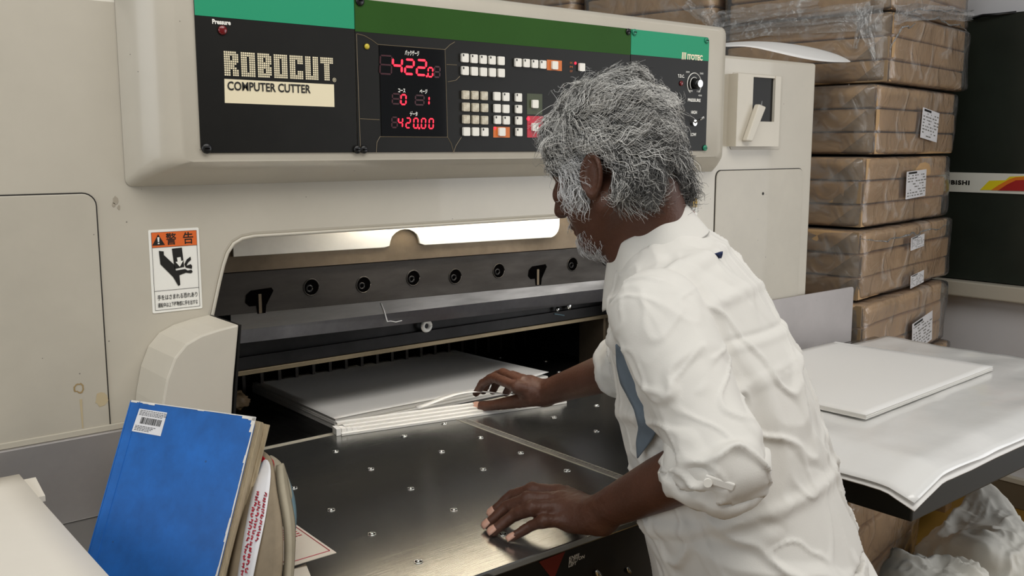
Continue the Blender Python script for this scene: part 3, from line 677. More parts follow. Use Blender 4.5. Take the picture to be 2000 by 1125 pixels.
# measuring tape let into the table
rl = MB().slab([(1.213, YF+.01), (1.231, YF+.01), (1.231, YS-.005), (1.213, YS-.005)], TZ, TZ+.0006).build('measuring_tape', 'tape_steel', tt)
mb = MB()
for i in range(69):
    y = YF+.02+i*.01; l = .012 if i % 5 == 0 else .006
    mb.box((1.231-l, y, TZ+.0006), (1.231, y+.0009, TZ+.0008))
mb.build('tape_marks', 'ink_black', rl)
for x in (1.2122, 1.2318): MB().slab([(x-.0008, YF+.01), (x+.0008, YF+.01), (x+.0008, YS-.005), (x-.0008, YS-.005)], TZ, TZ+.0009).build('tape_edge', 'strip_ivory', rl)
# air nozzles: ball in a countersunk ring
nz = MB().tube([(.0062*math.cos(t), .0062*math.sin(t), .0003) for t in np.arange(17)*math.pi/8], .0012, 6).build('air_nozzle', 'chrome', None, smooth=True)
nc = MB().disc((0, 0, -.0004), (0, 0, 1), .0056, .0007, 14).build('nozzle_well', 'hole_dark', None)
nb = MB().tube([(0, 0, 0), (0, 0, .0012), (0, 0, .0026), (0, 0, .0034)], [.0032, .0030, .0019, .0005], 12).build('nozzle_ball', 'chrome', None, smooth=True)
spots = [(x, y) for x in (.735, .893, 1.055) for y in (1.11, 1.24, 1.37, 1.505, 1.64)] + [(1.172, y) for y in (1.13, 1.265, 1.40, 1.53, 1.66)] + \
        [(1.39, y) for y in (1.28, 1.41, 1.545, 1.66)] + [(1.534, y) for y in (1.29, 1.42, 1.556, 1.68)] + [(.575, y) for y in (1.37, 1.5, 1.64)]
for x, y in spots:
    o = inst('air_nozzle', nz, (x, y, TZ), tt); 
    for nm, s in (('nozzle_well', nc), ('nozzle_ball', nb)):
        c = inst(nm, s, (0, 0, 0), o); c.location = (0, 0, 0)
for x, y in ((.80, 1.85), (.75, 2.0), (1.69, 1.86), (1.62, 2.02), (1.75, 1.98), (1.68, 2.1)):
    o = inst('air_nozzle', nz, (x, y, TZ), rt)
    for nm, s in (('nozzle_well', nc), ('nozzle_ball', nb)):
        c = inst(nm, s, (0, 0, 0), o); c.location = (0, 0, 0)
for o in (nz, nc, nb): bpy.data.objects.remove(o)
# back fences of the wing tables
MB().box((-.45, FY-.012, TZ), (.60, FY-.004, 1.018)).build('wing_fence', 'fence_steel', mc, bevel=.002)
MB().box((-.45, FY-.006, 1.0182), (.60, FY-.0008, 1.028)).build('fence_cap', 'sill_metal', mc, bevel=.001)
fr = P(1660, 561, FY-.012)
MB().prism(rounded(1.88, TZ, 2.668, 1.052, .01, corners=(0, 0, 1, 0)), FY-.012, FY-.006).build('wing_fence', 'grey_plate', mc, bevel=.001)
# right wing table
wt = MB().box((1.70, .862, TZ-.03), (2.80, FY-.013, TZ)).build('wing_table', 'table_steel', mc, bevel=.002)
MB().box((1.705, .868, TZ-.115), (2.79, FY-.03, TZ-.0305)).build('wing_frame', 'table_frame', mc, bevel=.004)
MB().tube([(1.98, 1.45, 0), (1.98, 1.45, TZ-.115)], .035, 16).build('wing_leg', 'table_frame', mc, smooth=True)
# front apron below the table, with the knife button marking
ap = MB().hexa([(-.44, YF+.02, TZ-.0125), (1.66, YF+.02, TZ-.0125), (1.66, YF+.06, .62), (-.44, YF+.06, .62)], (0, .03, 0)).build('front_apron', 'black_satin', mc, bevel=.002)
MB().box((-.40, YF+.1, .0), (1.60, 1.59, TZ-.0125)).build('table_base', 'black_satin', mc, bevel=.005)
def A_(px, py): return ony(px, py, YF+.024)
dn = np.array([0, .04, -.2475]); dn /= np.linalg.norm(dn)
a = A_(1111, 1092); dz = .0
for i, s in enumerate(('KNIFE', 'BUTTON', 'LEFT')):
    q = A_(1110.5+.4*i, 1094+7.5*i); y_ = YF+.02+(TZ-.0125-q[2])*.04/.2475
    text('lettering', s, .0085, (q[0], y_-.0006, q[2]), EX, -dn, 'white_print', ap, bold=.0002)
tri = [A_(1050, 1096), A_(1101, 1076), A_(1084, 1135)]
MB().hexa([(t[0], YF+.02+(TZ-.0125-t[2])*.04/.2475-.0012, t[2]) for t in tri], (0, .001, 0)).build('red_triangle', 'shaded_red', ap)
for px, py, r in ((1161, 1119, .006), (1221, 1113, .004)):
    a = A_(px, py); MB().tube([a, a+np.array([0, -.01, .0]), a+np.array([-.01, -.014, .012])], [r, r, r*.4], 8).build('cable_clip', 'chrome', ap, smooth=True)
# ================================================================== paper on the cutting table
def block_paper(name, poly, z0, z1, parent, layers=1, edge='paper_edge', face='paper_white', jit=0., **k):
    """stack of sheets: slab whose sides show sheet edges"""
    mb = MB(); rr = random.Random(3)
    for i in range(layers):
        a = z0+(z1-z0)*i/layers; b = z0+(z1-z0)*(i+1)/layers; dx, dy = jit*rr.uniform(-1, 1), jit*rr.uniform(-1, 1)
        q = [(x+dx, y+dy) for x, y in poly]; n0 = len(mb.f); mb.slab(q, a, b-.00015)
        for j in range(n0, len(mb.f)): mb.m[j] = 0 if j-n0 < 2 else 1
    return make(name, mb.v, mb.f, face, parent, mats=[face, edge], midx=mb.m, **k)
ps = thing('paper_stack', (1.27, 2.07, TZ), 'stack of large white sheets pushed under the clamp of the cutter', 'paper stack')
SZ = TZ+.024
block_paper('sheet_block', [(.966, 1.772), (1.572, 1.772), (1.572, 2.185), (.966, 2.185)], TZ+.0004, SZ, ps, layers=7, jit=.0012)
# top sheet, its front right corner lifting a little
n = 24; G = np.zeros((n, n, 3))
for i in range(n):
    for j in range(n):
        u, v_ = i/(n-1), j/(n-1); x = .965+.609*u; y = 1.770+.415*v_
        G[i, j] = (x, y, SZ+.0006+.010*max(0, u-.72)**2/.0784*max(0, 1-v_*1.1)+.0006*math.sin(u*9+v_*4))
o = MB().grid(G).build('top_sheet', 'paper_white', ps, smooth=True); mo = o.modifiers.new('s', 'SOLIDIFY'); mo.thickness = .0005; mo.offset = 1

sb = thing('paper_strip_bundle', (1.2, 1.69, TZ), 'bundle of cut white paper strips under the right hand', 'paper strips')
A0 = np.array([.962, 1.760]); A1 = np.array([1.500, 1.652]); dv = (A1-A0)/np.linalg.norm(A1-A0); nv = np.array([dv[1], -dv[0]])   # nv towards the front
hs = .0052
for i in range(4):
    z0 = TZ+.0006+i*hs; off = .040-.010*i; sh = .006*((i*7) % 3)
    a = A0+dv*sh; b = A1+dv*(sh-.006*i)
    q = [a+nv*off, b+nv*off, b-nv*.004, a-nv*.004]
    block_paper('strip', [tuple(t) for t in q], z0, z0+hs-.0003, sb, layers=2, jit=.0006)
# fanned ends at the left
for i in range(5):
    a = A0+nv*(.034-.001*i)+dv*(.012*i-.01); q = [a, a+dv*.010, a+dv*.010-nv*.028, a-nv*.028]
    MB().slab([tuple(t) for t in q], TZ+.0006, TZ+.0150-.0012*i).build('fanned_end', 'paper_white', sb)
# loose strip arching up beside the fingers
n = 16; G = []
for i in range(n):
    t = i/(n-1); c = A0+dv*(.19+.24*t)-nv*.012; z = SZ+.0012+.020*math.sin(math.pi*t)**1.3
    G.append([(c[0]+nv[0]*w_, c[1]+nv[1]*w_, z+.10*w_*math.sin(math.pi*t)) for w_ in (-.012, 0, .012)])
o = MB().grid(G).build('curled_strip', 'paper_white', sb, smooth=True); mo = o.modifiers.new('s', 'SOLIDIFY'); mo.thickness = .0006
# a long flat strip end sticking out to the right
a = A1-dv*.05; q = [a+nv*.012, A1+dv*.004+nv*.010, A1+dv*.004-nv*.014, a-nv*.014]
MB().slab([tuple(t) for t in q], TZ+.0225, TZ+.0255).build('strip_end', 'paper_white', sb, bevel=.0006)

# ================================================================== paper on the right wing table
ws = thing('wrapping_sheet', (2.2, 1.2, TZ), 'large white wrapping sheets spread on the right wing table with drooping corner', 'paper')
def wrap_grid(x0, x1, y0, y1, z, n=60, m_=44, droop=1., amp=.0035, seed=0):
    G = np.zeros((n, m_, 3)); u, v_ = np.meshgrid(np.linspace(0, 1, n), np.linspace(0, 1, m_), indexing='ij')
    x = x0+(x1-x0)*u; y = y0+(y1-y0)*v_
    h = amp*np.clip(1+.7*fbm(np.stack([x*5+seed, y*9, 0*x], -1), 3), 0, 2.2)
    over = .30*np.maximum(0, (1.705-x))+.35*np.maximum(0, .868-y)      # beyond the table edge it hangs
    h = h-droop*1.0*over
    G[..., 0] = x; G[..., 1] = y; G[..., 2] = z+h; return G
o = MB().grid(wrap_grid(1.60, 2.75, .81, 1.545, TZ+.0015)).build('under_sheet', 'paper_white', ws, smooth=True)
mo = o.modifiers.new('s', 'SOLIDIFY'); mo.thickness = .0022; mo.offset = 1
o = MB().grid(wrap_grid(1.603, 2.748, .813, 1.52, TZ+.0105, seed=7, amp=.005)).build('upper_sheet', 'paper_gloss', ws, smooth=True, label='glossy white top sheet')
mo = o.modifiers.new('s', 'SOLIDIFY'); mo.thickness = .001; mo.offset = -1
pk = thing('sheet_pile', (2.18, 1.3, TZ), 'flat pile of white sheets lying on the right wing table', 'paper stack')
block_paper('sheet_block', [(1.842, 1.052), (2.513, 1.088), (2.49, 1.53), (1.82, 1.50)], TZ+.0225, TZ+.032, pk, layers=4, jit=.001)
n = 20; G = np.zeros((n, n, 3))
for i in range(n):
    for j in range(n):
        u, v_ = i/(n-1), j/(n-1); G[i, j] = (1.841+.672*u-.022*v_, 1.051+.036*u+.445*v_, TZ+.0328+.002*math.sin(u*7)*math.sin(v_*5)+.010*max(0, u-.8)*max(0, .5-v_))
o = MB().grid(G).build('top_sheet', 'paper_white', pk, smooth=True); mo = o.modifiers.new('s', 'SOLIDIFY'); mo.thickness = .0006; mo.offset = 1

# ================================================================== cream boards at the lower left
cb = thing('cream_board_stack', (-.1, 1.2, TZ), 'tall stack of cream cardboard sheets in the lower left corner', 'cardboard')
block_paper('board_block', [(-.45, .60), (.298, .60), (.298, 1.515), (-.45, 1.515)], TZ+.0004, TZ+.112, cb, layers=10, jit=.004, face='paper_cream', edge='paper_cream')
n = 20; G = np.zeros((n, n, 3))
for i in range(n):
    for j in range(n):
        u, v_ = i/(n-1), j/(n-1); G[i, j] = (-.45+.752*u, .60+.922*v_, TZ+.1135+.004*max(0, v_-.85)/.15*u+.001*math.sin(u*6+v_*9))
o = MB().grid(G).build('top_board', 'paper_cream', cb, smooth=True); mo = o.modifiers.new('s', 'SOLIDIFY'); mo.thickness = .001; mo.offset = 1
MB().slab([(.20, 1.42), (.313, 1.42), (.322, 1.512), (.20, 1.512)], TZ+.1035, TZ+.1115).build('offset_board', 'paper_cream', cb)

# ================================================================== books at the left of the table
def cam2w(lat, d, z): return np.array([d*_fh[0]+lat*RGT[0], d*_fh[1]+lat*RGT[1], z])
def leaning(name, label, cat, TL, TR, L, zb, group=None):
    TL = np.array(TL); TR = np.array(TR); d = TR-TL; d[2] = 0; ln = np.linalg.norm(d); d /= ln
    nrm = np.array([d[1], -d[0], 0])                      # towards the camera side
    if nrm@_fh > 0: nrm = -nrm
    BL = TL+nrm*L; BL[2] = zb
    up_ = TL-BL; h = np.linalg.norm(up_); up_ /= h; nn = np.cross(d, up_)
    if nn@_fh > 0: nn = -nn
    return BL, d, up_, nn, ln, h
BL, bd_, bu, bn, bw, bh = leaning('', '', '', dep(257, 782, 1.36), onz(500, 815, dep(257, 782, 1.36)[2]), .115, TZ+.004)
bk = thing('blue_register', BL+bd_*bw/2, 'worn blue hardcover register with barcode sticker leaning on other books', 'book')
def bq(u, v_, n_=0): return BL+bd_*u+bu*v_+bn*n_
def bslab(poly, n0, n1): return MB().hexa([bq(u, v_, n0) for u, v_ in poly], bn*(n1-n0))
T_ = .040
cov = rounded(0, 0, bw, bh, .012, 4, (0, 1, 1, 0))
c_ = bslab(cov, -.0028, 0).build('front_cover', 'book_blue', bk, bevel=.0008)
bslab([(0, 0), (bw-.006, 0), (bw-.006, bh-.004), (0, bh-.004)], -T_, -T_+.0028).build('back_cover', 'book_blue', bk, bevel=.0008)
mb = MB(); nL = 10
for i in range(nL): mb.hexa([bq(u, v_, -.003-(T_-.006)*i/nL) for u, v_ in ((.004, .004), (bw-.003+.004*math.sin(i*.7), .004), (bw-.002+.004*math.sin(i*.7), bh-.004), (.004, bh-.004))], -bn*((T_-.006)/nL-.0003))
mb.build('page_block', 'page_edge', bk)
bslab([(-.002, 0), (.0, 0), (.0, bh), (-.002, bh)], -T_, 0).build('spine', 'book_blue', bk)
MB().tube([bq(.016, 0, .0002), bq(.016, bh, .0002)], .0007, 5).build('hinge_groove', 'book_blue', c_)
# scuffed pale edges of the cover
rr = random.Random(5); mb = MB()
for i in range(26):
    v0 = bh*i/26; w0_ = .0012+.0022*rr.random()*(1 if rr.random() < .5 else .2)+(.004 if i > 23 else 0)
    mb.hexa([bq(bw-w0_, v0, .0001), bq(bw+.0006, v0, .0001), bq(bw+.0006, v0+bh/26, .0001), bq(bw-w0_*.8, v0+bh/26, .0001)], bn*.0004)
for i in range(20):
    u0 = bw*i/20; w0_ = .0008+.002*rr.random()*(rr.random() < .5)+(.003 if i > 17 else 0)
    mb.hexa([bq(u0, bh-w0_, .0001), bq(u0+bw/20, bh-w0_, .0001), bq(u0+bw/20, bh+.0004, .0001), bq(u0, bh+.0004, .0001)], bn*.0004)
mb.build('worn_edge', 'book_worn', c_)
# barcode sticker (printed upside down on the cover)
def onbook(px, py):
    d = ray(px, py); t = ((BL-CAM)@bn)/(d@bn); q = CAM+d*t-BL; return q@bd_, q@bu
k4 = [onbook(*q) for q in ((258, 842), (314, 852), (327, 806), (273, 798))]
s_ = bslab(k4, .0003, .0007).build('barcode_sticker', 'label_white', c_)
k4 = [np.array(q) for q in k4]; e1 = (k4[1]-k4[0]); e2 = (k4[3]-k4[0])
def kq(a, b): q = k4[0]+e1*a+e2*b; return (q[0], q[1])
mb = MB(); x = .18
while x < .88:
    w_ = rr.choice((.008, .014, .022)); mb.hexa([bq(*kq(a, b), .0008) for a, b in ((x, .38), (x+w_, .38), (x+w_, .66), (x, .66))], bn*.0002); x += w_+rr.choice((.01, .016, .02))
for y_, x1 in ((.93, .95), (.86, .9), (.80, .96), (.74, .8), (.26, .7), (.20, .6), (.14, .62), (.08, .55)):
    x = .06
    while x < x1:
        w_ = rr.uniform(.03, .09); mb.hexa([bq(*kq(a, b), .0008) for a, b in ((x, y_), (x+w_, y_), (x+w_, y_+.022), (x, y_+.022))], bn*.0002); x += w_+.02
mb.build('barcode_print', 'ink_black', s_)

# red-covered book behind the blue one
R0 = BL+bd_*.03-bn*(T_+.004)
rb = thing('red_book', R0+bd_*.09, 'red-covered book squeezed behind the blue register', 'book')
def rq(u, v_, n_): return R0+bd_*u+bu*v_+bn*n_
rw, rh = bw-.030, bh-.045
for nm, a, b, m_ in (('front_cover', -.002, 0, 'red_cover'), ('back_cover', -.022, -.020, 'red_cover')):
    MB().hexa([rq(u, v_, a) for u, v_ in rounded(0, .0, rw, rh, .012, 4, (0, 1, 1, 0))], bn*(b-a)).build(nm, m_, rb, bevel=.0006)
MB().hexa([rq(u, v_, -.0198) for u, v_ in ((.002, .002), (rw-.004, .002), (rw-.004, rh-.004), (.002, rh-.004))], bn*.0175).build('page_block', 'page_edge', rb)
# bulging brown file with a hand-lettered white spine strip
def C3(px, py, d): return dep(px, py, d)
def sheetgrid(name, rows, m_, parent, thick, sub=2, label=None):
    """rows: list of rows of (px, py, depth)"""
    G = np.array([[C3(*q) for q in r] for r in rows]); o = MB().grid(G).build(name, m_, parent, smooth=True, label=label)
    mo = o.modifiers.new('u', 'SUBSURF'); mo.levels = mo.render_levels = sub; mo.subdivision_type = 'CATMULL_CLARK'
    mo = o.modifiers.new('s', 'SOLIDIFY'); mo.thickness = thick; mo.offset = -1; return o
fl = thing('brown_file', C3(500, 1240, 1.25)*np.array([1, 1, 0])+np.array([0, 0, TZ]), 'battered brown file with red handwriting on its white spine strip', 'file')
rows = lambda L: L
sheetgrid('side_board', [[(508, 878, 1.325), (522, 886, 1.315), (536, 898, 1.30)], [(490, 930, 1.30), (512, 935, 1.285), (540, 960, 1.265)], [(470, 1010, 1.275), (505, 1015, 1.25), (552, 1010, 1.235)], [(455, 1090, 1.255), (495, 1095, 1.23), (556, 1085, 1.215)], [(440, 1180, 1.235), (480, 1185, 1.21), (545, 1190, 1.195)]], 'brown_board', fl, .004)
sheetgrid('dark_side', [[(503, 876, 1.345), (508, 879, 1.326)], [(480, 935, 1.33), (491, 931, 1.301)], [(457, 1015, 1.31), (471, 1011, 1.276)], [(440, 1095, 1.29), (456, 1091, 1.256)], [(420, 1185, 1.27), (441, 1181, 1.236)]], 'kraft_spine', fl, .003)
strip_rows = [[(514, 890, 1.309), (532, 903, 1.2935)], [(497, 940, 1.286), (527, 958, 1.2625)], [(483, 1010, 1.259), (517, 1025, 1.2365)], [(471, 1085, 1.239), (500, 1095, 1.2205)], [(455, 1180, 1.219), (485, 1185, 1.2025)]]
stp = sheetgrid('spine_strip', strip_rows, 'label_white', fl, .0008, label='white strip with red handwriting')
# handwriting: short looping red pen strokes down the strip
SR = np.array([[C3(q[0], q[1], q[2]-.0025) for q in r] for r in strip_rows])
def onstrip(a, b):
    t = b*(len(SR)-1); i = min(int(t), len(SR)-2); f_ = t-i; L_ = SR[i]*(1-f_)+SR[i+1]*f_; return L_[0]*(1-a)+L_[1]*a
rr = random.Random(11)
for col_, (b0_, b1_, m_) in {.24: (.42, .86, 'ink_red'), .5: (.36, .84, 'ink_red'), .78: (.28, .62, 'ink_red'), .30: (.30, .40, 'ink_red')}.items():
    b = b0_
    while b < b1_:
        pts = [onstrip(col_+.10*math.sin(t*rr.uniform(1.5, 2.4)+rr.random()*6)*rr.uniform(.5, 1), b+.030*(t/5)+.008*math.cos(t*1.9)) for t in np.linspace(0, 5, 10)]
        MB().tube(pts, .0007, 5).build('pen_stroke', m_, stp, smooth=True); b += .040
# pages of the file seen at its open edge
sheetgrid('page_bundle', [[(536, 900, 1.31), (545, 915, 1.32)], [(541, 960, 1.275), (556, 985, 1.285)], [(553, 1012, 1.245), (566, 1030, 1.255)], [(557, 1088, 1.225), (562, 1090, 1.235)], [(546, 1192, 1.205), (555, 1195, 1.215)]], 'folder_grey', fl, .01)
bf = thing('blue_grey_folder', C3(560, 1240, 1.30)*np.array([1, 1, 0])+np.array([0, 0, TZ]), 'curved blue-grey folder standing behind the brown file', 'folder')
sheetgrid('cover', [[(524, 888, 1.34), (548, 905, 1.345)], [(548, 940, 1.315), (570, 955, 1.325)], [(556, 985, 1.295), (577, 995, 1.305)], [(563, 1040, 1.27), (577, 1030, 1.285)], [(560, 1090, 1.25), (566, 1085, 1.26)], [(545, 1190, 1.22), (555, 1190, 1.23)]], 'folder_blue', bf, .003)
sheetgrid('torn_flap', [[(520, 885, 1.338), (540, 897, 1.338)], [(537, 915, 1.32), (556, 912, 1.33)], [(541, 955, 1.305), (566, 945, 1.318)], [(549, 975, 1.292), (574, 985, 1.300)]], 'folder_grey', bf, .002)
# printed card slipping out
cd_ = thing('red_bordered_card', onz(600, 1075, TZ+.03), 'cream card with red printed border sticking out beside the folder', 'card')
cq = [onz(575, 1022, TZ+.045), onz(657, 1079, TZ+.040), onz(560, 1108, TZ+.034), onz(520, 1060, TZ+.037)]
ce1 = cq[1]-cq[0]; ce2 = cq[2]-cq[1]; cn = np.cross(ce2, ce1); cn /= np.linalg.norm(cn); cn = cn if cn[2] > 0 else -cn
cq[3] = cq[0]+ce2
MB().hexa(cq, -cn*.001).build('card_sheet', 'card_pink', cd_)
def cp(a, b, h=.0004): return cq[0]+ce1*a+ce2*b+cn*h
for A, B in (((.04, .06), (.92, .06)), ((.92, .06), (.92, .95)), ((.04, .95), (.92, .95))): MB().tube([cp(*A), cp(*B)], .0006, 4).build('border_line', 'ink_red', cd_)
MB().tube([cp(.45, .35), cp(.62, .72)], .0004, 4).build('rule_line', 'ink_black', cd_)
mb = MB()
for i in range(5):
    for j in range(6):
        a, b = .10+.06*i, .14+.09*j; w_ = rr.uniform(.05, .08); mb.hexa([cp(a, b), cp(a+.018, b), cp(a+.018, b+w_), cp(a, b+w_)], cn*.0001)
mb.build('card_print', 'ink_red', cd_)
MB().tube([cp(.55+.05*math.cos(t)*(1-.08*t), .80+.08*math.sin(t*1.1)) for t in np.linspace(0, 9, 26)], .0004, 4).build('signature', 'ink_black', cd_)
nb = thing('paper_slip_block', onz(585, 1118, TZ), 'thick block of yellowed paper slips under the card', 'paper')
a0 = onz(552, 1120, TZ+.028); a1 = onz(596, 1100, TZ+.028); a2 = onz(612, 1140, TZ+.028); a3 = onz(565, 1165, TZ+.028)
block_paper('slips', [tuple(q[:2]) for q in (a0, a1, a2, a3)], TZ+.0005, TZ+.028, nb, layers=8, jit=.0015, face='card_pink', edge='page_edge')
# scrap of paper at the front edge of the table
sp = thing('paper_scrap', onz(975, 1135, TZ-.02), 'pinkish paper corner poking up in front of the table edge', 'paper')
a = [(.74, 1.012, .868), (.80, 1.008, .872), (.845, 1.004, .845), (.80, .99, .80), (.72, .99, .80)]
MB().hexa([tuple(q) for q in a], (0, -.003, 0)).build('sheet', 'card_pink', sp)

# grey cloth-like waste lump behind the guard
wl = thing('crumpled_waste', onz(452, 792, TZ), 'small crumpled brown paper lump behind the blue register', 'waste paper')
th, ph = np.meshgrid(np.linspace(0, math.pi, 20), np.linspace(0, 2*math.pi, 28, endpoint=False), indexing='ij')
S = np.stack([np.sin(th)*np.cos(ph), np.sin(th)*np.sin(ph), np.cos(th)], -1); r_ = 1+.3*fbm(S*3+4, 3)
c = onz(458, 800, TZ); MB().grid(S*r_[..., None]*np.array([.03, .03, .022])+c+np.array([0, 0, .02]), closed=True).build('lump', 'kraft_fold', wl, smooth=True)

# ================================================================== things on top of the machine
cs_ = thing('curled_sheet', (2.3, 1.75, ZT), 'thin white sheet curling over the top of the right column', 'paper')
top = [(1408, 84, 1.85), (1455, 80, 1.85), (1510, 81, 1.85), (1560, 87, 1.85), (1605, 96, 1.83), (1640, 107, 1.79), (1661, 119, 1.75)]
low = [(1408, 92, 1.68), (1455, 88, 1.66), (1500, 98, 1.64), (1545, 109, 1.63), (1590, 118, 1.64), (1625, 121, 1.66), (1661, 121, 1.72)]
G = [[ony(*a), (ony(*a)+ony(*b))/2+np.array([0, 0, .012*math.sin(math.pi*i/6)]), ony(*b)] for i, (a, b) in enumerate(zip(top, low))]
G = np.array(G); G[..., 2] = np.maximum(G[..., 2], ZT+.004)
o = MB().grid(G).build('sheet', 'paper_white', cs_, smooth=True)
mo = o.modifiers.new('u', 'SUBSURF'); mo.levels = mo.render_levels = 2; mo = o.modifiers.new('s', 'SOLIDIFY'); mo.thickness = .0012
MB().slab([(2.12, 1.64), (2.30, 1.64), (2.30, 1.95), (2.12, 1.95)], ZT+.0003, ZT+.004).build('card_below', 'kraft_fold', cs_)
dc_ = thing('dark_card', (1.6, 1.7, hz1), 'dark thin card lying on top of the control hood', 'card')
q0 = ony(1092, 17, 1.585); q1 = ony(1368, 52, 1.585)
MB().hexa([(q0[0], 1.585, hz1-.003), (q1[0], 1.585, hz1-.003), (q1[0]-.02, 1.9, hz1+.022), (q0[0]+.02, 1.9, hz1+.022)], (0, 0, .0015)).build('sheet', 'black_satin', dc_)

# ================================================================== wrapped paper bundles on the pallet behind the cutter
uA = math.radians(8.6); UU = np.array([math.cos(uA), math.sin(uA), 0]); VV = np.array([-math.sin(uA), math.cos(uA), 0])
def soft_box(su, sv, h, amp, seed, nu=14, nv_=10, nh=5, r=.008):
    """box with softly dented faces in local u,v,z coordinates, welded corners"""
    bm = bmesh.new(); bmesh.ops.create_cube(bm, size=1.)
    bmesh.ops.subdivide_edges(bm, edges=bm.edges[:], cuts=9, use_grid_fill=True)
    V_ = np.array([v.co for v in bm.verts]); Pn = (V_+.5)*np.array([su, sv, h])
    d = fbm(Pn*7+seed*3.1, 3)*amp; nn_ = V_*2; nn_ = np.sign(nn_)*np.abs(nn_)**8; nn_ /= np.linalg.norm(nn_, axis=1)[:, None]+1e-9
    Pn = Pn+nn_*(d[:, None]*np.array([1, 1, .25])); Pn[:, 2] = np.clip(Pn[:, 2], 0.0003, h-.0003)
    f = [tuple(v.index for v in fc.verts) for fc in bm.faces]; bm.free(); return Pn, f
def loc2w(Pn, o): Pn = np.asarray(Pn, float); return o+Pn[:, :1]*UU+Pn[:, 1:2]*VV+Pn[:, 2:3]*UP
def bundle(o, su, h, nream, label, seed, labels=(), group='wrapped paper bundles behind the cutter', sv=.62, wrap=True, detail=True):
    rr = random.Random(seed); t = thing('paper_bundle', o, label, 'paper bundle', group)
    hr = (h-.004)/nream
    for i in range(nream):
        du, dv_ = rr.uniform(0, .012), rr.uniform(0, .010); Pn, f = soft_box(su-.016, sv-.014, hr-.0012, .006, seed*5+i)
        Pn = Pn+np.array([.003+du, .003+dv_, .002+i*hr]); rm = make('ream', loc2w(Pn, o), f, 'kraft_paper', t, smooth=False)
        mo = rm.modifiers.new('b', 'SUBSURF'); mo.levels = mo.render_levels = 1
        rm.data.polygons.foreach_set('use_smooth', [True]*len(rm.data.polygons))
        if detail:      # folded end flaps on the face along u and along v
            z0 = .002+i*hr; w_ = rr.uniform(.09, .14)
            for poly in ([(0.012, z0+.004), (w_, z0+.004), (.04, z0+hr-.006), (.012, z0+hr-.006)],):
                q = [np.array([a, dv_-.001, b]) for a, b in poly]; MB().hexa(loc2w(q, o), VV*.003).build('fold_flap', 'kraft_paper', rm, bevel=.001)
            mb = MB(); poly = [(.01, z0+.003), (.12, z0+.003), (.03, z0+hr-.004), (.01, z0+hr-.004)]
            mb.hexa(loc2w([np.array([du-.001, a, b]) for a, b in poly], o), UU*.003); mb.build('fold_flap', 'kraft_fold', rm, bevel=.001)
    if wrap:
        Pn, f = soft_box(su+.006, sv+.006, h-.0008, .010, seed*9+2); Pn = Pn-np.array([.005, .005, -.0004]); Pn[:, 2] = np.clip(Pn[:, 2], .0004, h-.0004)
        w_ = make('plastic_wrap', loc2w(Pn, o), f, 'stretch_film', t, smooth=True); mo = w_.modifiers.new('b', 'SUBSURF'); mo.levels = mo.render_levels = 1
    for (a, b, lw, lh, tilt) in labels:
        e1 = UU*math.cos(tilt)+UP*math.sin(tilt); e2 = -UU*math.sin(tilt)+UP*math.cos(tilt); c = o+UU*a+UP*b-VV*.016
        q = [c-e1*lw/2-e2*lh/2, c+e1*lw/2-e2*lh/2, c+e1*lw/2+e2*lh/2, c-e1*lw/2+e2*lh/2]
        lb = MB().hexa(q, VV*.0012).build('paper_label', 'label_white', t)
        mb = MB(); mb2 = MB()
        for r_ in range(8):
            x = .06
            while x < .9:
                w2 = rr.uniform(.03, .14); y_ = .08+r_*.105
                if rr.random() < .72: mb.hexa([q[0]+e1*lw*A+e2*lh*B-VV*.0004 for A, B in ((x, y_), (x+w2, y_), (x+w2, y_+.04), (x, y_+.04))], VV*.0002)
                x += w2+rr.uniform(.02, .08)
        mb.build('label_print', 'ink_grey', lb)
        mb2.hexa([q[0]+e1*lw*A+e2*lh*B-VV*.0006 for A, B in ((.08, .90), (.5, .90), (.5, .97), (.08, .97))], VV*.0002); mb2.build('label_code', 'ink_black', lb)
    return t
SH = 'kraft paper bundle in film, '
names = ['topmost of the pile, cut off by the picture edge', 'with bright film glare, just below the top of the pile', 'with a tilted label, second below the film glare', 'with label at middle height, beside the sign band',
         'with two small labels, level with the fence plate', 'with label at its foot, just above the spread sheets', 'in shadow right under the wing table', 'low in the pile, next to the white sacks', 'lowest in the pile, standing on the pallet']
def corner(px, py, d=3.1): return dep(px, py, d)
zt_ = [2.150, 1.915, 1.683, 1.449, 1.213, .978, .744, .510, .276, .112]
crn = [(1742, 10), (1738, 155), (1706, 303), (1684, 447), (1677, 592), (1682, 735), (1676, 880), (1670, 1025), (1665, 1120)]
sus = [.80, .80, .82, .835, .90, .82, .88, .88, .9]
lbls = [(), (), [(.46, .105, .17, .105, -.10)], [(.42, .135, .19, .095, .03)], [(.46, .165, .13, .045, .06), (.48, .03, .13, .045, .08)], [(.50, .075, .20, .11, .12)], (), (), ()]
piles = []
for k in range(9):
    c = corner(*crn[k]); o = np.array([c[0], c[1], zt_[k+1]])
    piles.append(bundle(o, sus[k], zt_[k]-zt_[k+1]-.001, 2 if k == 8 else 3, SH+names[k], 20+k, lbls[k]))
c = dep(1652, 1125, 2.42); bundle(np.array([c[0], c[1], .0015]), .52, .62, 5, SH+'standing on the floor under the wing table', 91, (), sv=.24)
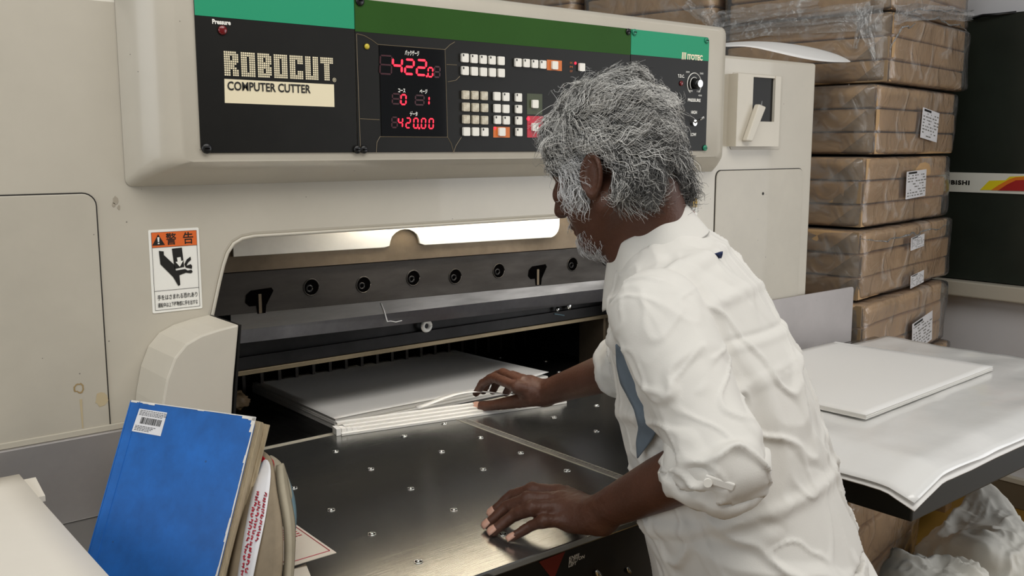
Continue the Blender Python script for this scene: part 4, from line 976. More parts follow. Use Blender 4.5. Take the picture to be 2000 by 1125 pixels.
# the rows of bundles behind, seen over the hood
base0 = corner(1742, 155)
for r_, word in ((1, 'showing above the right end of the hood'), (2, 'showing above the middle of the hood')):
    for k in range(9):
        s = .655*r_; o = corner(*crn[min(k, 1)])*np.array([1, 1, 0])+VV*s+UU*(.01*((k*5) % 3)); o[2] = zt_[k+1]
        seen = k <= 1
        lab = (SH+('upper' if k == 0 else 'lower')+' of two '+word) if seen else 'paper bundle hidden behind the cutter body'
        bundle(o, .8, zt_[k]-zt_[k+1]-.001, 2 if k == 8 else 3, lab, 60+10*r_+k, (), 'wrapped paper bundles behind the cutter' if seen else 'paper bundles hidden behind the cutter', wrap=seen, detail=False)
pl = thing('pallet', (3.2, 2.4, 0), 'wooden pallet under the wrapped paper bundles', 'pallet')
po = np.array([base0[0], base0[1], 0])-UU*.12-VV*.02
for i in range(10):
    q = [po+UU*a+VV*b for a, b in ((0, .205*i), (1.0, .205*i), (1.0, .205*i+.15), (0, .205*i+.15))]
    MB().hexa([x+UP*.092 for x in q], UP*.0195).build('deck_board', 'pallet_wood', pl)
for a in (.02, .45, .9):
    q = [po+UU*(a+x)+VV*y for x, y in ((0, 0), (.08, 0), (.08, 1.97), (0, 1.97))]; MB().hexa(q, UP*.0915).build('stringer', 'pallet_wood', pl)
# bunched stretch film strands on the bundles
def film_strand(parent, pts, r, seed, name='film_strand'):
    P0 = [np.array(q) for q in pts]; out = []; n = 26
    for i in range(n):
        t = i/(n-1)*(len(P0)-1); a = min(int(t), len(P0)-2); f_ = t-a; out.append(P0[a]*(1-f_)+P0[a+1]*f_)
    out = np.array(out); out += .012*np.stack([fbm(out*14+seed, 2), fbm(out*14+seed+9, 2), fbm(out*14+seed+5, 2)], -1)
    rs = [r*(.35+.65*math.sin(math.pi*i/(n-1)))*(1+.4*math.sin(i*2.3+seed)) for i in range(n)]
    return MB().tube(out, rs, 7).build(name, 'film_rope', parent, smooth=True)
def onleft(px, py, s=-.012):   # on the left faces of the pile
    d = ray(px, py); pt = base0+UU*s; t = ((pt-CAM)@UU)/(d@UU); return CAM+d*t
def onfront(px, py, s=.012):
    d = ray(px, py); pt = base0-VV*s; t = ((pt-CAM)@VV)/(d@VV); return CAM+d*t
def film_ribbon(parent, pts, w0, w1, nrm_, seed, name='film_ribbon'):
    """wide crumpled swath of stretch film following a path"""
    P0 = [np.array(q) for q in pts]; n, m_ = 40, 13; C = []
    for i in range(n):
        t = i/(n-1)*(len(P0)-1); a_ = min(int(t), len(P0)-2); f_ = t-a_; C.append(P0[a_]*(1-f_)+P0[a_+1]*f_)
    C = np.array(C); G = np.zeros((n, m_, 3))
    for i in range(n):
        tg_ = C[min(i+1, n-1)]-C[max(i-1, 0)]; sd_ = np.cross(tg_, nrm_); sd_ /= np.linalg.norm(sd_)+1e-9; w_ = w0+(w1-w0)*i/(n-1)
        for j in range(m_):
            a_ = -1+2*j/(m_-1); z_ = vnoise(np.array([i*.10+seed, j*.9, seed*1.7])); G[i, j] = C[i]+sd_*w_*(a_+.18*vnoise(np.array([i*.25, seed+j*.2, 3.])))-nrm_*(-.006-.010*z_)
    return MB().grid(G).build(name, 'film_ribbon', parent, smooth=True)
for i, (pts, w0, w1) in enumerate((([(1392, 62), (1480, 46), (1580, 34), (1700, 22)], .02, .03), ([(1400, 76), (1500, 56), (1610, 44), (1725, 34)], .016, .045), ([(1395, 40), (1480, 24), (1600, 8)], .03, .02), ([(1380, 20), (1392, 45), (1400, 75)], .035, .02))):
    film_ribbon(piles[1], [onleft(*q) for q in pts], w0, w1, -UU, i*3.1)
for i, (pts, w0, w1) in enumerate((([(1690, 15), (1692, 50), (1700, 85), (1710, 118)], .03, .006), ([(1690, 25), (1680, 55), (1672, 95)], .02, .005))): film_ribbon(piles[1], [onleft(*q) for q in pts], w0, w1, -UU, 20+i*3.1)
for i, (pts, w0, w1) in enumerate((([(1745, 28), (1800, 22), (1850, 26), (1896, 32)], .03, .02),)): film_ribbon(piles[1], [onfront(*q) for q in pts], w0, w1, -VV, 40+i)
film_ribbon(piles[10] if len(piles) > 10 else piles[1], [onleft(1340, 6), onleft(1360, 22), onleft(1385, 34), onleft(1402, 60)], .02, .03, -UU, 51)
for i, pts in enumerate(([(1745, 30), (1800, 18), (1850, 24), (1898, 26)], [(1742, 95), (1760, 60), (1790, 45)], [(1760, 25), (1840, 40), (1890, 60)])): film_strand(piles[1], [onfront(*q) for q in pts], .003, 20+i)
for i, pts in enumerate(([(1618, 182), (1640, 190), (1668, 200), (1688, 240)], [(1618, 185), (1630, 215), (1660, 235), (1675, 248)], [(1665, 165), (1645, 190), (1630, 200)])): film_strand(piles[2], [onleft(*q, -.01+.0) for q in pts], .0045, 30+i)
for i, pts in enumerate(([(1590, 330), (1625, 340), (1650, 368), (1672, 410)],)): film_strand(piles[3], [onleft(*q, -.075) for q in pts], .006, 40+i)
for i, pts in enumerate(([(1585, 458), (1630, 462), (1645, 485), (1632, 515)], [(1640, 455), (1648, 490), (1640, 520)], [(1588, 450), (1620, 456), (1650, 470)])): film_strand(piles[4], [onleft(*q, -.10) for q in pts], .005, 50+i)
film_strand(piles[4], [onfront(1680, 470, .02), onfront(1760, 462, .02), onfront(1800, 452, .02), onfront(1852, 440, .02)], .003, 60)

# ================================================================== white woven sacks on the floor
def sack(label, c, r, seed, lean=(0, 0), ears=()):
    c = np.array(c, float); t = thing('woven_sack', (c[0], c[1], 0), label, 'sack', 'white woven sacks beside the pile')
    nt_, np_ = 110, 160; th, ph = np.meshgrid(np.linspace(0.001, math.pi-.001, nt_), np.linspace(0, 2*math.pi, np_, endpoint=False), indexing='ij')
    S = np.stack([np.sin(th)*np.cos(ph), np.sin(th)*np.sin(ph), np.cos(th)], -1); sg = np.sign(S)*np.abs(S)**.8
    f1 = fbm(S*2.2+seed, 3); rid = 1-np.minimum(1, np.abs(vnoise(S*2.3+seed*2+f1[..., None]*.25))); rid2 = 1-np.minimum(1, np.abs(vnoise(S*5.5+seed*3+f1[..., None]*.3)))
    R_ = 1+.10*vnoise(S*1.5+seed)+.10*(rid**3-.4)+.022*(rid2**3-.4)+.022*np.maximum(0, 1-3.2*np.abs(vnoise(S*3.4+seed*5+f1[..., None]*.5)))+.018*np.maximum(0, 1-3.2*np.abs(vnoise(S*7+seed*7+f1[..., None]*.7)))
    for (a, b, k, w_) in ears:
        dv_ = np.array([math.cos(b)*math.sin(a), math.sin(b)*math.sin(a), math.cos(a)]); R_ = R_+k*np.exp(-((S-dv_)**2).sum(-1)/w_**2)
    Q = sg*R_[..., None]*np.array(r); Q[..., 0] += lean[0]*Q[..., 2]; Q[..., 1] += lean[1]*Q[..., 2]
    Q = Q+np.array([c[0], c[1], r[2]*.9]); Q[..., 2] = np.maximum(Q[..., 2], .002+.004*(1+f1))
    MB().grid(Q, closed=True).build('sack_body', 'sack_weave', t, smooth=True)
    return t
# ================================================================== implicit surfaces (for the figure)
def smin(a, b, k):
    h = np.clip(.5+.5*(b-a)/k, 0, 1); return b*(1-h)+a*h-k*h*(1-h)
def cap(P_, a, b, r1, r2):
    a = np.asarray(a, dtype=P_.dtype); b = np.asarray(b, dtype=P_.dtype); ab = b-a; t = np.clip(((P_-a)@ab)/(ab@ab), 0, 1)
    q = P_-a-t[..., None]*ab; return np.sqrt((q*q).sum(-1))-(r1+(r2-r1)*t)
def ell(P_, c, R, fr=None):
    q = P_-np.asarray(c, dtype=P_.dtype)
    if fr is not None: q = np.stack([q@fr[0], q@fr[1], q@fr[2]], -1)
    R = np.asarray(R, dtype=P_.dtype); x_ = q/R; k0 = np.sqrt((x_*x_).sum(-1)); x_ = x_/R; k1 = np.sqrt((x_*x_).sum(-1))+1e-9
    return k0*(k0-1)/k1
def chain(P_, pts, rs, k=0.):
    d = None
    for i in range(len(pts)-1):
        e = cap(P_, pts[i], pts[i+1], rs[i], rs[i+1]); d = e if d is None else (np.minimum(d, e) if not k else smin(d, e, k))
    return d
def surface_net(groups, lo, hi, h, B=12):
    """polygonise groups = [(centre, radius, func, k)] blended in order, on a sparse grid"""
    lo = np.asarray(lo, float); nb = np.ceil((np.asarray(hi)-lo)/(h*B)).astype(int); SB = 3
    ks = []; cells_id = []; cells_p = []; edges = [[], [], []]
    dims = nb*B+2; mul = np.array([dims[1]*dims[2], dims[2], 1], dtype=np.int64)
    loc_ = np.stack(np.meshgrid(*[np.arange(B+1)]*3, indexing='ij'), -1)
    def ev(P_, gs):
        d = np.full(P_.shape[:-1], 9.)
        for c, r, fn, k in gs:
            e = fn(P_); d = np.minimum(d, e) if k <= 0 else smin(d, e, k)
        return d
    for sx in range(0, nb[0], SB):
        for sy in range(0, nb[1], SB):
            for sz in range(0, nb[2], SB):
                idx = np.stack(np.meshgrid(*[np.arange(s, min(s+SB, m)) for s, m in zip((sx, sy, sz), nb)], indexing='ij'), -1).reshape(-1, 3)
                c = lo+(idx+.5)*B*h; cc = c.mean(0); rad = SB*B*h*.87
                gs = [g_ for g_ in groups if np.linalg.norm(np.asarray(g_[0])-cc) < g_[1]+rad+.05]
                if not gs: continue
                act = np.abs(ev(c, gs)) < B*h*.87*1.12+.007
                for b in idx[act]:
                    gi = b*B+loc_; D = ev((lo+gi*h).astype(np.float32), gs); S = D < 0
                    if S.all() or not S.any(): continue
                    # cell vertices
                    cor = [S[i:B+i, j:B+j, k:B+k] for i in (0, 1) for j in (0, 1) for k in (0, 1)]
                    n_in = sum(c_.astype(int) for c_ in cor); mk = (n_in > 0) & (n_in < 8)
                    ii = np.argwhere(mk)
                    acc = np.zeros((len(ii), 3)); cnt = np.zeros(len(ii))
                    for ax in range(3):
                        o1, o2 = [a for a in range(3) if a != ax]
                        for u in (0, 1):
                            for v_ in (0, 1):
                                a = ii.copy(); a[:, o1] += u; a[:, o2] += v_; b2 = a.copy(); b2[:, ax] += 1
                                da = D[a[:, 0], a[:, 1], a[:, 2]]; db = D[b2[:, 0], b2[:, 1], b2[:, 2]]; x = (da < 0) != (db < 0)
                                t = np.where(x, da/(da-db+1e-12), 0); p_ = a.astype(float); p_[:, ax] += t; acc += p_*x[:, None]; cnt += x
                    cells_p.append(lo+(acc/cnt[:, None]+b*B)*h); cells_id.append((ii+b*B)@mul)
                    for ax in range(3):
                        sl0 = [slice(0, B)]*3; sl1 = list(sl0); sl1[ax] = slice(1, B+1)
                        a_, b_2 = S[tuple(sl0)], S[tuple(sl1)]; e = np.argwhere(a_ != b_2); fl = a_[tuple(e.T)]
                        edges[ax].append(np.concatenate([e+b*B, fl[:, None].astype(int)], 1))
    ids = np.concatenate(cells_id); pos = np.concatenate(cells_p); o = np.argsort(ids); ids = ids[o]; pos = pos[o]
    F = []
    for ax in range(3):
        e = np.concatenate(edges[ax]); o1, o2 = (ax+1) % 3, (ax+2) % 3
        base = e[:, :3]; q = []
        for u, v_ in ((0, 0), (1, 0), (1, 1), (0, 1)):
            c = base.copy(); c[:, o1] -= u; c[:, o2] -= v_; q.append(c@mul)
        q = np.stack(q, 1); k = np.searchsorted(ids, q); k = np.clip(k, 0, len(ids)-1); ok = (ids[k] == q).all(1); k = k[ok]; fl = e[ok, 3] > 0
        k[~fl] = k[~fl][:, ::-1]; F.append(k)
    return pos, np.concatenate(F)
def vnormals(V_, F_):
    n = np.zeros_like(V_); a = V_[F_[:, 2]]-V_[F_[:, 0]]; b = V_[F_[:, 3]]-V_[F_[:, 1]]; fn = np.cross(a, b)
    for i in range(4): np.add.at(n, F_[:, i], fn)
    return n/(np.linalg.norm(n, axis=1)[:, None]+1e-12)
def relax(V_, F_, it=1, w_=.5):
    for _ in range(it):
        s = np.zeros_like(V_); c = np.zeros(len(V_))
        for i in range(4):
            for j in (1, 3): np.add.at(s, F_[:, i], V_[F_[:, (i+j) % 4]]); np.add.at(c, F_[:, i], 1)
        V_ = V_*(1-w_)+w_*s/np.maximum(c, 1)[:, None]
    return V_
def fast_mesh(name, V_, F_, material, parent, label=None, smooth=True):
    v = np.asarray(V_, float)-root_of(parent); me = bpy.data.meshes.new(name); F_ = np.asarray(F_, dtype=np.int32); k = F_.shape[1]
    me.vertices.add(len(v)); me.vertices.foreach_set('co', v.astype(np.float32).ravel()); me.loops.add(F_.size); me.loops.foreach_set('vertex_index', F_.ravel())
    me.polygons.add(len(F_)); me.polygons.foreach_set('loop_start', np.arange(0, F_.size, k, dtype=np.int32)); me.polygons.foreach_set('loop_total', np.full(len(F_), k, dtype=np.int32))
    me.materials.append(MATS[material]); me.polygons.foreach_set('use_smooth', np.full(len(F_), smooth)); me.update(calc_edges=True)
    o = bpy.data.objects.new(name, me); link(o, parent)
    if label: o['label'] = label
    return o

# ================================================================== the operator
BH = math.radians(66)                                   # body heading, left of the view direction
ef = _fh*math.cos(BH)-RGT*math.sin(BH); el = -RGT*math.cos(BH)-_fh*math.sin(BH)
HA, HP = math.radians(51), math.radians(22)
hf_ = _fh*math.cos(HA)-RGT*math.sin(HA); HLv = -RGT*math.cos(HA)-_fh*math.sin(HA)
HF = hf_*math.cos(HP)-UP*math.sin(HP); HU = UP*math.cos(HP)+hf_*math.sin(HP); HFR = (HF, HLv, HU)
HC = dep(1197, 320, 1.45)
def hp(f_, l, u): return HC+HF*f_+HLv*l+HU*u
NB = dep(1274, 472, 1.46)
spine = [dep(1512, 1260, 1.455), dep(1487, 1110, 1.45), dep(1442, 950, 1.45), dep(1386, 745, 1.45), dep(1340, 610, 1.455), dep(1308, 535, 1.46), NB]
SL = dep(1284, 618, 1.31); EL = dep(1402, 893, 1.215); WL = onz(1172, 1000, .938)
SR = dep(1300, 560, 1.645); ER = dep(1268, 700, 1.86); WR = onz(1062, 768, .948)
foot_c = np.array([spine[1][0]+.02, spine[1][1]-.03, 0])
per = thing('person', (foot_c[0], foot_c[1], 0), 'person in white rolled-sleeve shirt leaning over the cutter table with both hands on it', 'person')

# --- hands -----------------------------------------------------------------
T9 = TZ+.0092
nearF = {'index': [onz(1092, 962, .938), onz(1040, 957, .936), onz(1000, 968, .918), onz(963, 1000, T9)],
         'middle': [onz(1094, 976, .938), onz(1032, 974, .938), onz(990, 990, .917), onz(953, 1024, T9)],
         'ring': [onz(1098, 993, .930), onz(1040, 992, .932), onz(1003, 1007, .912), onz(964, 1037, T9)],
         'pinky': [onz(1110, 1017, .916), onz(1062, 1018, .917), onz(1035, 1028, .903), onz(1000, 1050, T9-.001)]}
nearT = [onz(1150, 985, .925), onz(1105, 962, .91), onz(1070, 958, .897)]
def near_hand(P_):
    f = None
    for n_, p_ in nearF.items():
        s = {'pinky': .84}.get(n_, 1.)
        e = chain(P_, p_, [.0125*s, .0113*s, .0100*s, .0084*s]); e = smin(e, np.sqrt(((P_-np.asarray(p_[1], dtype=P_.dtype))**2).sum(-1))-.0128*s, .004); f = e if f is None else smin(f, e, .0018)
    k1 = [np.array(nearF[n_][0]) for n_ in nearF]
    pm = None
    for i, q in enumerate(k1):
        e = cap(P_, WL+(q-k1[1])*.35+np.array([0, 0, -.004]), q-np.array([0, 0, .004]), .019, .0135); pm = e if pm is None else smin(pm, e, .014)
    pm = smin(pm, cap(P_, WL+np.array([0, 0, -.008]), onz(1125, 1022, .908), .018, .014), .014)
    t = chain(P_, nearT, [.014, .0125, .010])
    return smin(smin(pm, f, .008), t, .01)
farF = {'index': [onz(1012, 757, .965), onz(966, 737, .968), onz(943, 748, .945), onz(930, 768, .917)],
        'middle': [onz(1022, 747, .970), onz(982, 728, .972), onz(955, 740, .945), onz(944, 764, .915)],
        'ring': [onz(1035, 746, .968), onz(1000, 733, .965), onz(972, 745, .938), onz(962, 764, .912)],
        'pinky': [onz(1045, 752, .960), onz(1018, 745, .950), onz(996, 756, .928), onz(988, 768, .910)]}
farT = [onz(1038, 778, .940), onz(1002, 785, .922), onz(968, 791, .905), onz(934, 794, .8935)]
def far_hand(P_):
    f = None
    for n_, p_ in farF.items():
        e = chain(P_, p_, [.0120, .0112, .0100, .0085]); f = e if f is None else smin(f, e, .002)
    k1 = [np.array(farF[n_][0]) for n_ in farF]; pm = None
    for q in k1:
        e = cap(P_, WR+(q-k1[1])*.3, q, .021, .0145); pm = e if pm is None else smin(pm, e, .014)
    t = chain(P_, farT, [.0185, .0150, .0120, .0112])
    return smin(smin(pm, f, .008), t, .012)
# --- head ------------------------------------------------------------------
def head(P_):
    q = P_-HC; q = np.stack([q@HF, q@HLv, q@HU], -1); qa = q.copy(); qa[..., 1] = np.abs(qa[..., 1])
    d = ell(q, (-.012, 0, .033), (.092, .072, .082))
    d = smin(d, ell(q, (.040, 0, -.030), (.058, .060, .082)), .03)
    d = smin(d, cap(qa, (-.005, .052, -.062), (.062, .018, -.098), .024, .021), .022)
    d = smin(d, ell(q, (.076, 0, -.100), (.020, .024, .018)), .015)
    d = smin(d, ell(qa, (.066, .046, -.022), (.022, .020, .018)), .018)
    d = smin(d, cap(qa, (.088, .006, .022), (.070, .050, .018), .012, .011), .012)
    d = smin(d, cap(q, (.096, 0, .010), (.116, 0, -.034), .008, .0125), .012)
    d = smin(d, ell(qa, (.104, .013, -.038), (.010, .009, .008)), .006)
    d = smin(d, ell(q, (.094, 0, -.066), (.011, .022, .0065)), .008)
    d = smin(d, ell(q, (.090, 0, -.079), (.010, .019, .0065)), .008)
    e = -ell(qa, (.098, .031, .002), (.018, .016, .012)); d = -smin(-d, -e, .008) if False else d
    # ears: dish with rim
    r = np.stack([(qa[..., 0]+.012+.25*(qa[..., 2]+.02)), qa[..., 1]-.080, qa[..., 2]+.020], -1)
    rim = np.sqrt((np.sqrt((r[..., 0]/.62)**2+(r[..., 2])**2)-.0265)**2+(r[..., 1]-.3*np.abs(r[..., 0]))**2)-.0052
    dish = ell(r, (0, -.002, 0), (.016, .0065, .025)); lobe = ell(r, (.004, -.001, -.026), (.0085, .006, .0085))
    ear = smin(smin(rim, dish, .004), lobe, .006)
    return smin(d, ear, .006)
NC0 = hp(-.040, 0, -.055)
def neck(P_): return smin(cap(P_, NC0, NB, .052, .062), cap(P_, hp(.02, 0, -.085), NB+ef*.03, .034, .05), .03)
def loft(P_, pts, A, B_, fdir=ef, ldir=el):
    best = np.full(P_.shape[:-1], 9.)
    for i in range(len(pts)-1):
        a, b = np.asarray(pts[i], dtype=P_.dtype), np.asarray(pts[i+1], dtype=P_.dtype); ab = b-a; L2 = ab@ab; t = np.clip(((P_-a)@ab)/L2, 0, 1); q = P_-a-t[..., None]*ab
        ax = ab/math.sqrt(L2); lf = ldir-ax*(ldir@ax); lf = lf/np.linalg.norm(lf); ff = np.cross(lf, ax).astype(P_.dtype); lf = lf.astype(P_.dtype)
        ra = A[i]+(A[i+1]-A[i])*t; rb = B_[i]+(B_[i+1]-B_[i])*t
        x, y_, z_ = q@ff/ra, q@lf/rb, np.abs(q@ax); d = (np.sqrt(x*x+y_*y_)-1)*np.minimum(ra, rb)
        d = np.where(z_ > 1e-6, np.hypot(np.maximum(d, 0), z_), d)
        best = smin(best, d, .02) if i else d
    return best
def torso(P_): return smin(smin(cap(P_, spine[1]-el*.05, spine[3]-el*.05, .095, .09), cap(P_, spine[1]+el*.05, spine[3]+el*.05, .095, .09), .05), cap(P_, spine[3], spine[5], .095, .06), .05)
def armL(P_): return smin(cap(P_, SL, EL, .046, .040), chain(P_, [EL, EL*.55+WL*.45, WL], [.041, .037, .0265]), .02)
def armR(P_): return smin(cap(P_, SR, ER, .046, .040), chain(P_, [ER, ER*.55+WR*.45, WR], [.042, .038, .027]), .02)
hipL = spine[1]+el*.085-UP*.03; hipR = spine[1]-el*.085-UP*.03
ankL = np.array([foot_c[0]+el[0]*.1, foot_c[1]+el[1]*.1, .09]); ankR = np.array([foot_c[0]-el[0]*.1, foot_c[1]-el[1]*.1, .09])
def leg_of(h_, a_): return lambda P_: smin(chain(P_, [h_, (h_+a_)/2+ef*.02, a_], [.078, .052, .036]), cap(P_, a_-UP*.05-ef*.03, a_-UP*.055+ef*.13, .032, .028), .03)
mid = (WL+np.array(nearF['middle'][3]))/2; midr = (WR+np.array(farT[3]))/2
G_ = [(spine[3], .42, torso, 0), ((hipL+ankL)/2, .5, leg_of(hipL, ankL), .02), ((hipR+ankR)/2, .5, leg_of(hipR, ankR), .02), ((SL+EL+WL)/3, .28, armL, .03), ((SR+ER+WR)/3, .36, armR, .03), (NB, .14, neck, .03), (HC, .17, head, .022), (mid, .16, near_hand, .012), (midr, .15, far_hand, .012)]
allp = np.array([HC, SL, EL, WL, SR, ER, WR, ankL, ankR, *spine, *[q for p_ in nearF.values() for q in p_], *[q for p_ in farF.values() for q in p_], *farT])
lo_ = allp.min(0)-.17; hi_ = allp.max(0)+.17; lo_[2] = 0.0
BV, BF = surface_net(G_, lo_, hi_, .0030)
BV = relax(BV, BF, 2, .4)
# veins and knuckle creases on the hands, skin relief
nrm = vnormals(BV, BF)
hd_ = np.minimum(np.linalg.norm(BV-mid, axis=1), np.linalg.norm(BV-midr, axis=1)) < .14
BV = BV+nrm*(hd_*.0006*fbm(BV*140, 2))[:, None]
body = fast_mesh('body', BV, BF, 'skin', per)

# --- fingernails -----------------------------------------------------------
def nail(tip, prev, up_hint, w_=.0062, l=.0075, lift=.0055):
    tip = np.array(tip); prev = np.array(prev); d = tip-prev; d /= np.linalg.norm(d); u = np.asarray(up_hint, float); u = u-d*(u@d); u /= np.linalg.norm(u); s = np.cross(d, u)
    G = []
    for i in range(6):
        t = -1+2*i/5; row = []
        for j in range(7):
            a = -1+2*j/6; ww = w_*(1-.25*max(0, t)**3-.15*max(0, -t)**3); row.append(tip+d*(l*t+.0015)+s*ww*a+u*(lift-.0024*a*a-.0022*max(0, t)**2))
        G.append(row)
    o = MB().grid(G).build('fingernail', 'nail', per, smooth=True); mo = o.modifiers.new('s', 'SOLIDIFY'); mo.thickness = .0012; mo.offset = 0
for n_, p_ in nearF.items(): nail(p_[3], p_[2], UP-.5*_fh, w_=.0056 if n_ == 'pinky' else .0068, lift=.0080 if n_ != 'pinky' else .0068)
nail(farT[3], farT[2], UP*.55-_fh*.8, w_=.0082, l=.010, lift=.0122)

# --- shirt -----------------------------------------------------------------
shp = [spine[0]+(spine[0]-spine[1])*.15]+spine[1:]
_au = (EL-SL)/np.linalg.norm(EL-SL); _af = (WL-EL)/np.linalg.norm(WL-EL); bis = .55*_au+.62*_af; bis /= np.linalg.norm(bis)
cuffL = EL+bis*.032; cuffR = ER*.77+WR*.23
def sh_torso(P_): return loft(P_, shp, [.165, .150, .146, .137, .114, .092, .064], [.205, .190, .182, .188, .186, .150, .066])
def sh_armL(P_):
    d = chain(P_, [SL, SL*.45+EL*.55, EL], [.061, .061, .056]); return smin(d, cap(P_, EL, cuffL, .055, .054), .03)
def sh_armR(P_):
    d = chain(P_, [SR+UP*.01, ER], [.066, .058]); return smin(d, cap(P_, ER, cuffR, .056, .054), .03)
axL = bis; axR = (WR-ER)/np.linalg.norm(WR-ER)
neck_ax = (NC0-NB)/np.linalg.norm(NC0-NB); sp_ax = (spine[-1]-spine[-3])/np.linalg.norm(spine[-1]-spine[-3])
def shirt_field(P_):
    a = np.maximum(sh_armL(P_), (P_-cuffL)@axL); b = np.maximum(sh_armR(P_), (P_-cuffR)@axR)
    d = smin(sh_torso(P_), a, .035); d = smin(d, b, .035)
    d = np.maximum(d, -cap(P_, NB-neck_ax*.02+ef*.015, NC0+neck_ax*.1, .066, .066))             # neck hole
    d = np.maximum(d, -(P_-shp[0])@np.array([0, 0, 1.]))
    return d
pts_ = np.array([SL, EL, SR, ER, cuffL, cuffR, *shp]); lo2 = pts_.min(0)-.25; hi2 = pts_.max(0)+.25
SV, SF = surface_net([((lo2+hi2)/2, 2., shirt_field, 0)], lo2, hi2, .0036)
SV = relax(SV, SF, 2, .5); sn = vnormals(SV, SF)
# cloth folds: long drags on the back, ring folds round the sleeves
dT = sh_torso(SV); dL = sh_armL(SV); dR = sh_armR(SV)
wL = np.clip((dT-dL)/.03+.5, 0, 1); wR = np.clip((dT-dR)/.03+.5, 0, 1)
wA = np.maximum(wL, wR)
def rid(x, p_=2.): return (1-np.minimum(1, np.abs(x)*1.5))**p_
ax = (spine[-2]-spine[1])/np.linalg.norm(spine[-2]-spine[1])
s_ = (SV-spine[1])@ax; lat_ = (SV-spine[1])@el; fr_ = (SV-spine[1])@np.cross(el, ax)
phi = np.arctan2(lat_, fr_)
wob = fbm(np.stack([s_*4, phi*1.2, 0*s_], -1), 2)
def crease(x, k=4.6): return np.maximum(0, 1-np.abs(x)*k)**1.2          # sharp ridge where the noise crosses zero
def soft(x): return .5+.5*np.tanh(2.2*x)
w3 = SV*1.0+.02*np.stack([fbm(SV*9+3, 2), fbm(SV*9+40, 2), fbm(SV*9+77, 2)], -1)
q_ = np.stack([(w3-spine[1])@ax, (w3-spine[1])@el, (w3-spine[1])@np.cross(el, ax)], -1)
def foldn(c, k): return vnoise(np.stack(c, -1)+k)
n1 = foldn([q_[:, 0]*1.5, q_[:, 1]*8+q_[:, 0]*4, q_[:, 2]*8-q_[:, 0]*5], 1.3)
n2 = foldn([q_[:, 0]*2.4, q_[:, 1]*17-q_[:, 0]*5, q_[:, 2]*17-q_[:, 0]*8], 9.1)
n3 = foldn([q_[:, 0]*5, q_[:, 1]*28+q_[:, 0]*6, q_[:, 2]*28-q_[:, 0]*6], 5.7)
tors = .0100*(soft(n1)-.5)+.0080*crease(n1*1.1)+.0075*crease(n2)+.0035*crease(n3)+.0040*(soft(n2*1.5)-.5)
tors *= .85*np.clip(.6+(.50-s_)*1.0, .35, 1.25)
def sleeve(S0, E0, C0):
    a1 = (E0-S0)/np.linalg.norm(E0-S0); t = (w3-S0)@a1; L_ = np.linalg.norm(E0-S0); rel = w3-S0-t[:, None]*a1
    r1 = np.cross(a1, UP); r1 /= np.linalg.norm(r1); r2 = np.cross(a1, r1); x, y_ = rel@r1, rel@r2; tt_ = t/L_
    g1 = foldn([t*15+x*9+y_*5, x*9, y_*9], 2.2); g2 = foldn([t*30-x*14+y_*8, x*15, y_*15], 6.6); g3 = foldn([t*9, x*26+t*10, y_*26], 3.9)
    amp = .35+.75*np.clip((tt_-.25)/.7, 0, 1)
    return (.0075*(soft(g1*1.4)-.5)+.0075*crease(g1)+.0055*crease(g2)+.0028*crease(g3))*amp
disp = tors*(1-wA)+wL*sleeve(SL, EL, cuffL)+(1-wL)*wR*sleeve(SR, ER, cuffR)
# seams: yoke line across the back and the armhole
yoke = np.exp(-((s_-.37-.02*np.cos(phi))/.004)**2)*(1-wA)*(np.abs(fr_) > -1)
arm_seam = np.exp(-((dT-dL)/.008)**2)*(s_ > .16)
disp = disp-.0022*yoke-.0055*arm_seam+.0018*np.exp(-((s_-.357-.02*np.cos(phi))/.006)**2)*(1-wA)
SV2 = SV+sn*disp[:, None]
SV2 = relax(SV2, SF, 1, .2)
fc = SV2[SF].mean(1)
# open hem, cuffs and neck: drop the caps so that body and lining show
capf = ((fc-shp[0])[:, 2] < .004) | ((np.abs((fc-cuffL)@axL) < .0035) & (np.linalg.norm(fc-cuffL, axis=1) < .075)) | ((np.abs((fc-cuffR)@axR) < .0035) & (np.linalg.norm(fc-cuffR, axis=1) < .075))
# neck hole wall is dropped too: the collar stands there
capf |= (np.abs(cap(fc, NB-neck_ax*.02+ef*.015, NC0+neck_ax*.1, .066, .066)) < .004)
# blue-grey crescent of cloth between sleeve and front panel
def inpoly(q, poly):
    x, y_ = q[:, 0], q[:, 1]; c = np.zeros(len(q), bool); n = len(poly)
    for i in range(n):
        x0, y0 = poly[i]; x1, y1 = poly[(i+1) % n]; hit = ((y0 > y_) != (y1 > y_)) & (x < (x1-x0)*(y_-y0)/(y1-y0+1e-9)+x0); c ^= hit
    return c
cres = [(1205, 672), (1222, 690), (1248, 735), (1268, 772), (1290, 800), (1295, 830), (1272, 862), (1247, 892), (1246, 862), (1252, 832), (1244, 800), (1228, 772), (1214, 750), (1206, 715)]
wAf = wA[SF].mean(1); fn_ = sn[SF].mean(1)
gap = inpoly(proj(fc), cres) & (wAf < .35) & ((fn_@_fh) < .2)
keep = ~capf
def sub(V_, F_):
    u, inv = np.unique(F_, return_inverse=True); return V_[u], inv.reshape(F_.shape)
shirt = fast_mesh('shirt', *sub(SV2, SF[keep]), 'shirt_cotton', per, label='white cotton shirt with creases')
mo = shirt.modifiers.new('s', 'SOLIDIFY'); mo.thickness = .0012; mo.offset = -1
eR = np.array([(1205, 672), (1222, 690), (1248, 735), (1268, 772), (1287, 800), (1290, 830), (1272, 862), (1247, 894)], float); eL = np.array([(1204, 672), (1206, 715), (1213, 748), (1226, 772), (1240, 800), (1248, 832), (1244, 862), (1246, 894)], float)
tr_ = np.linspace(1.15, 1.75, 500); G = []
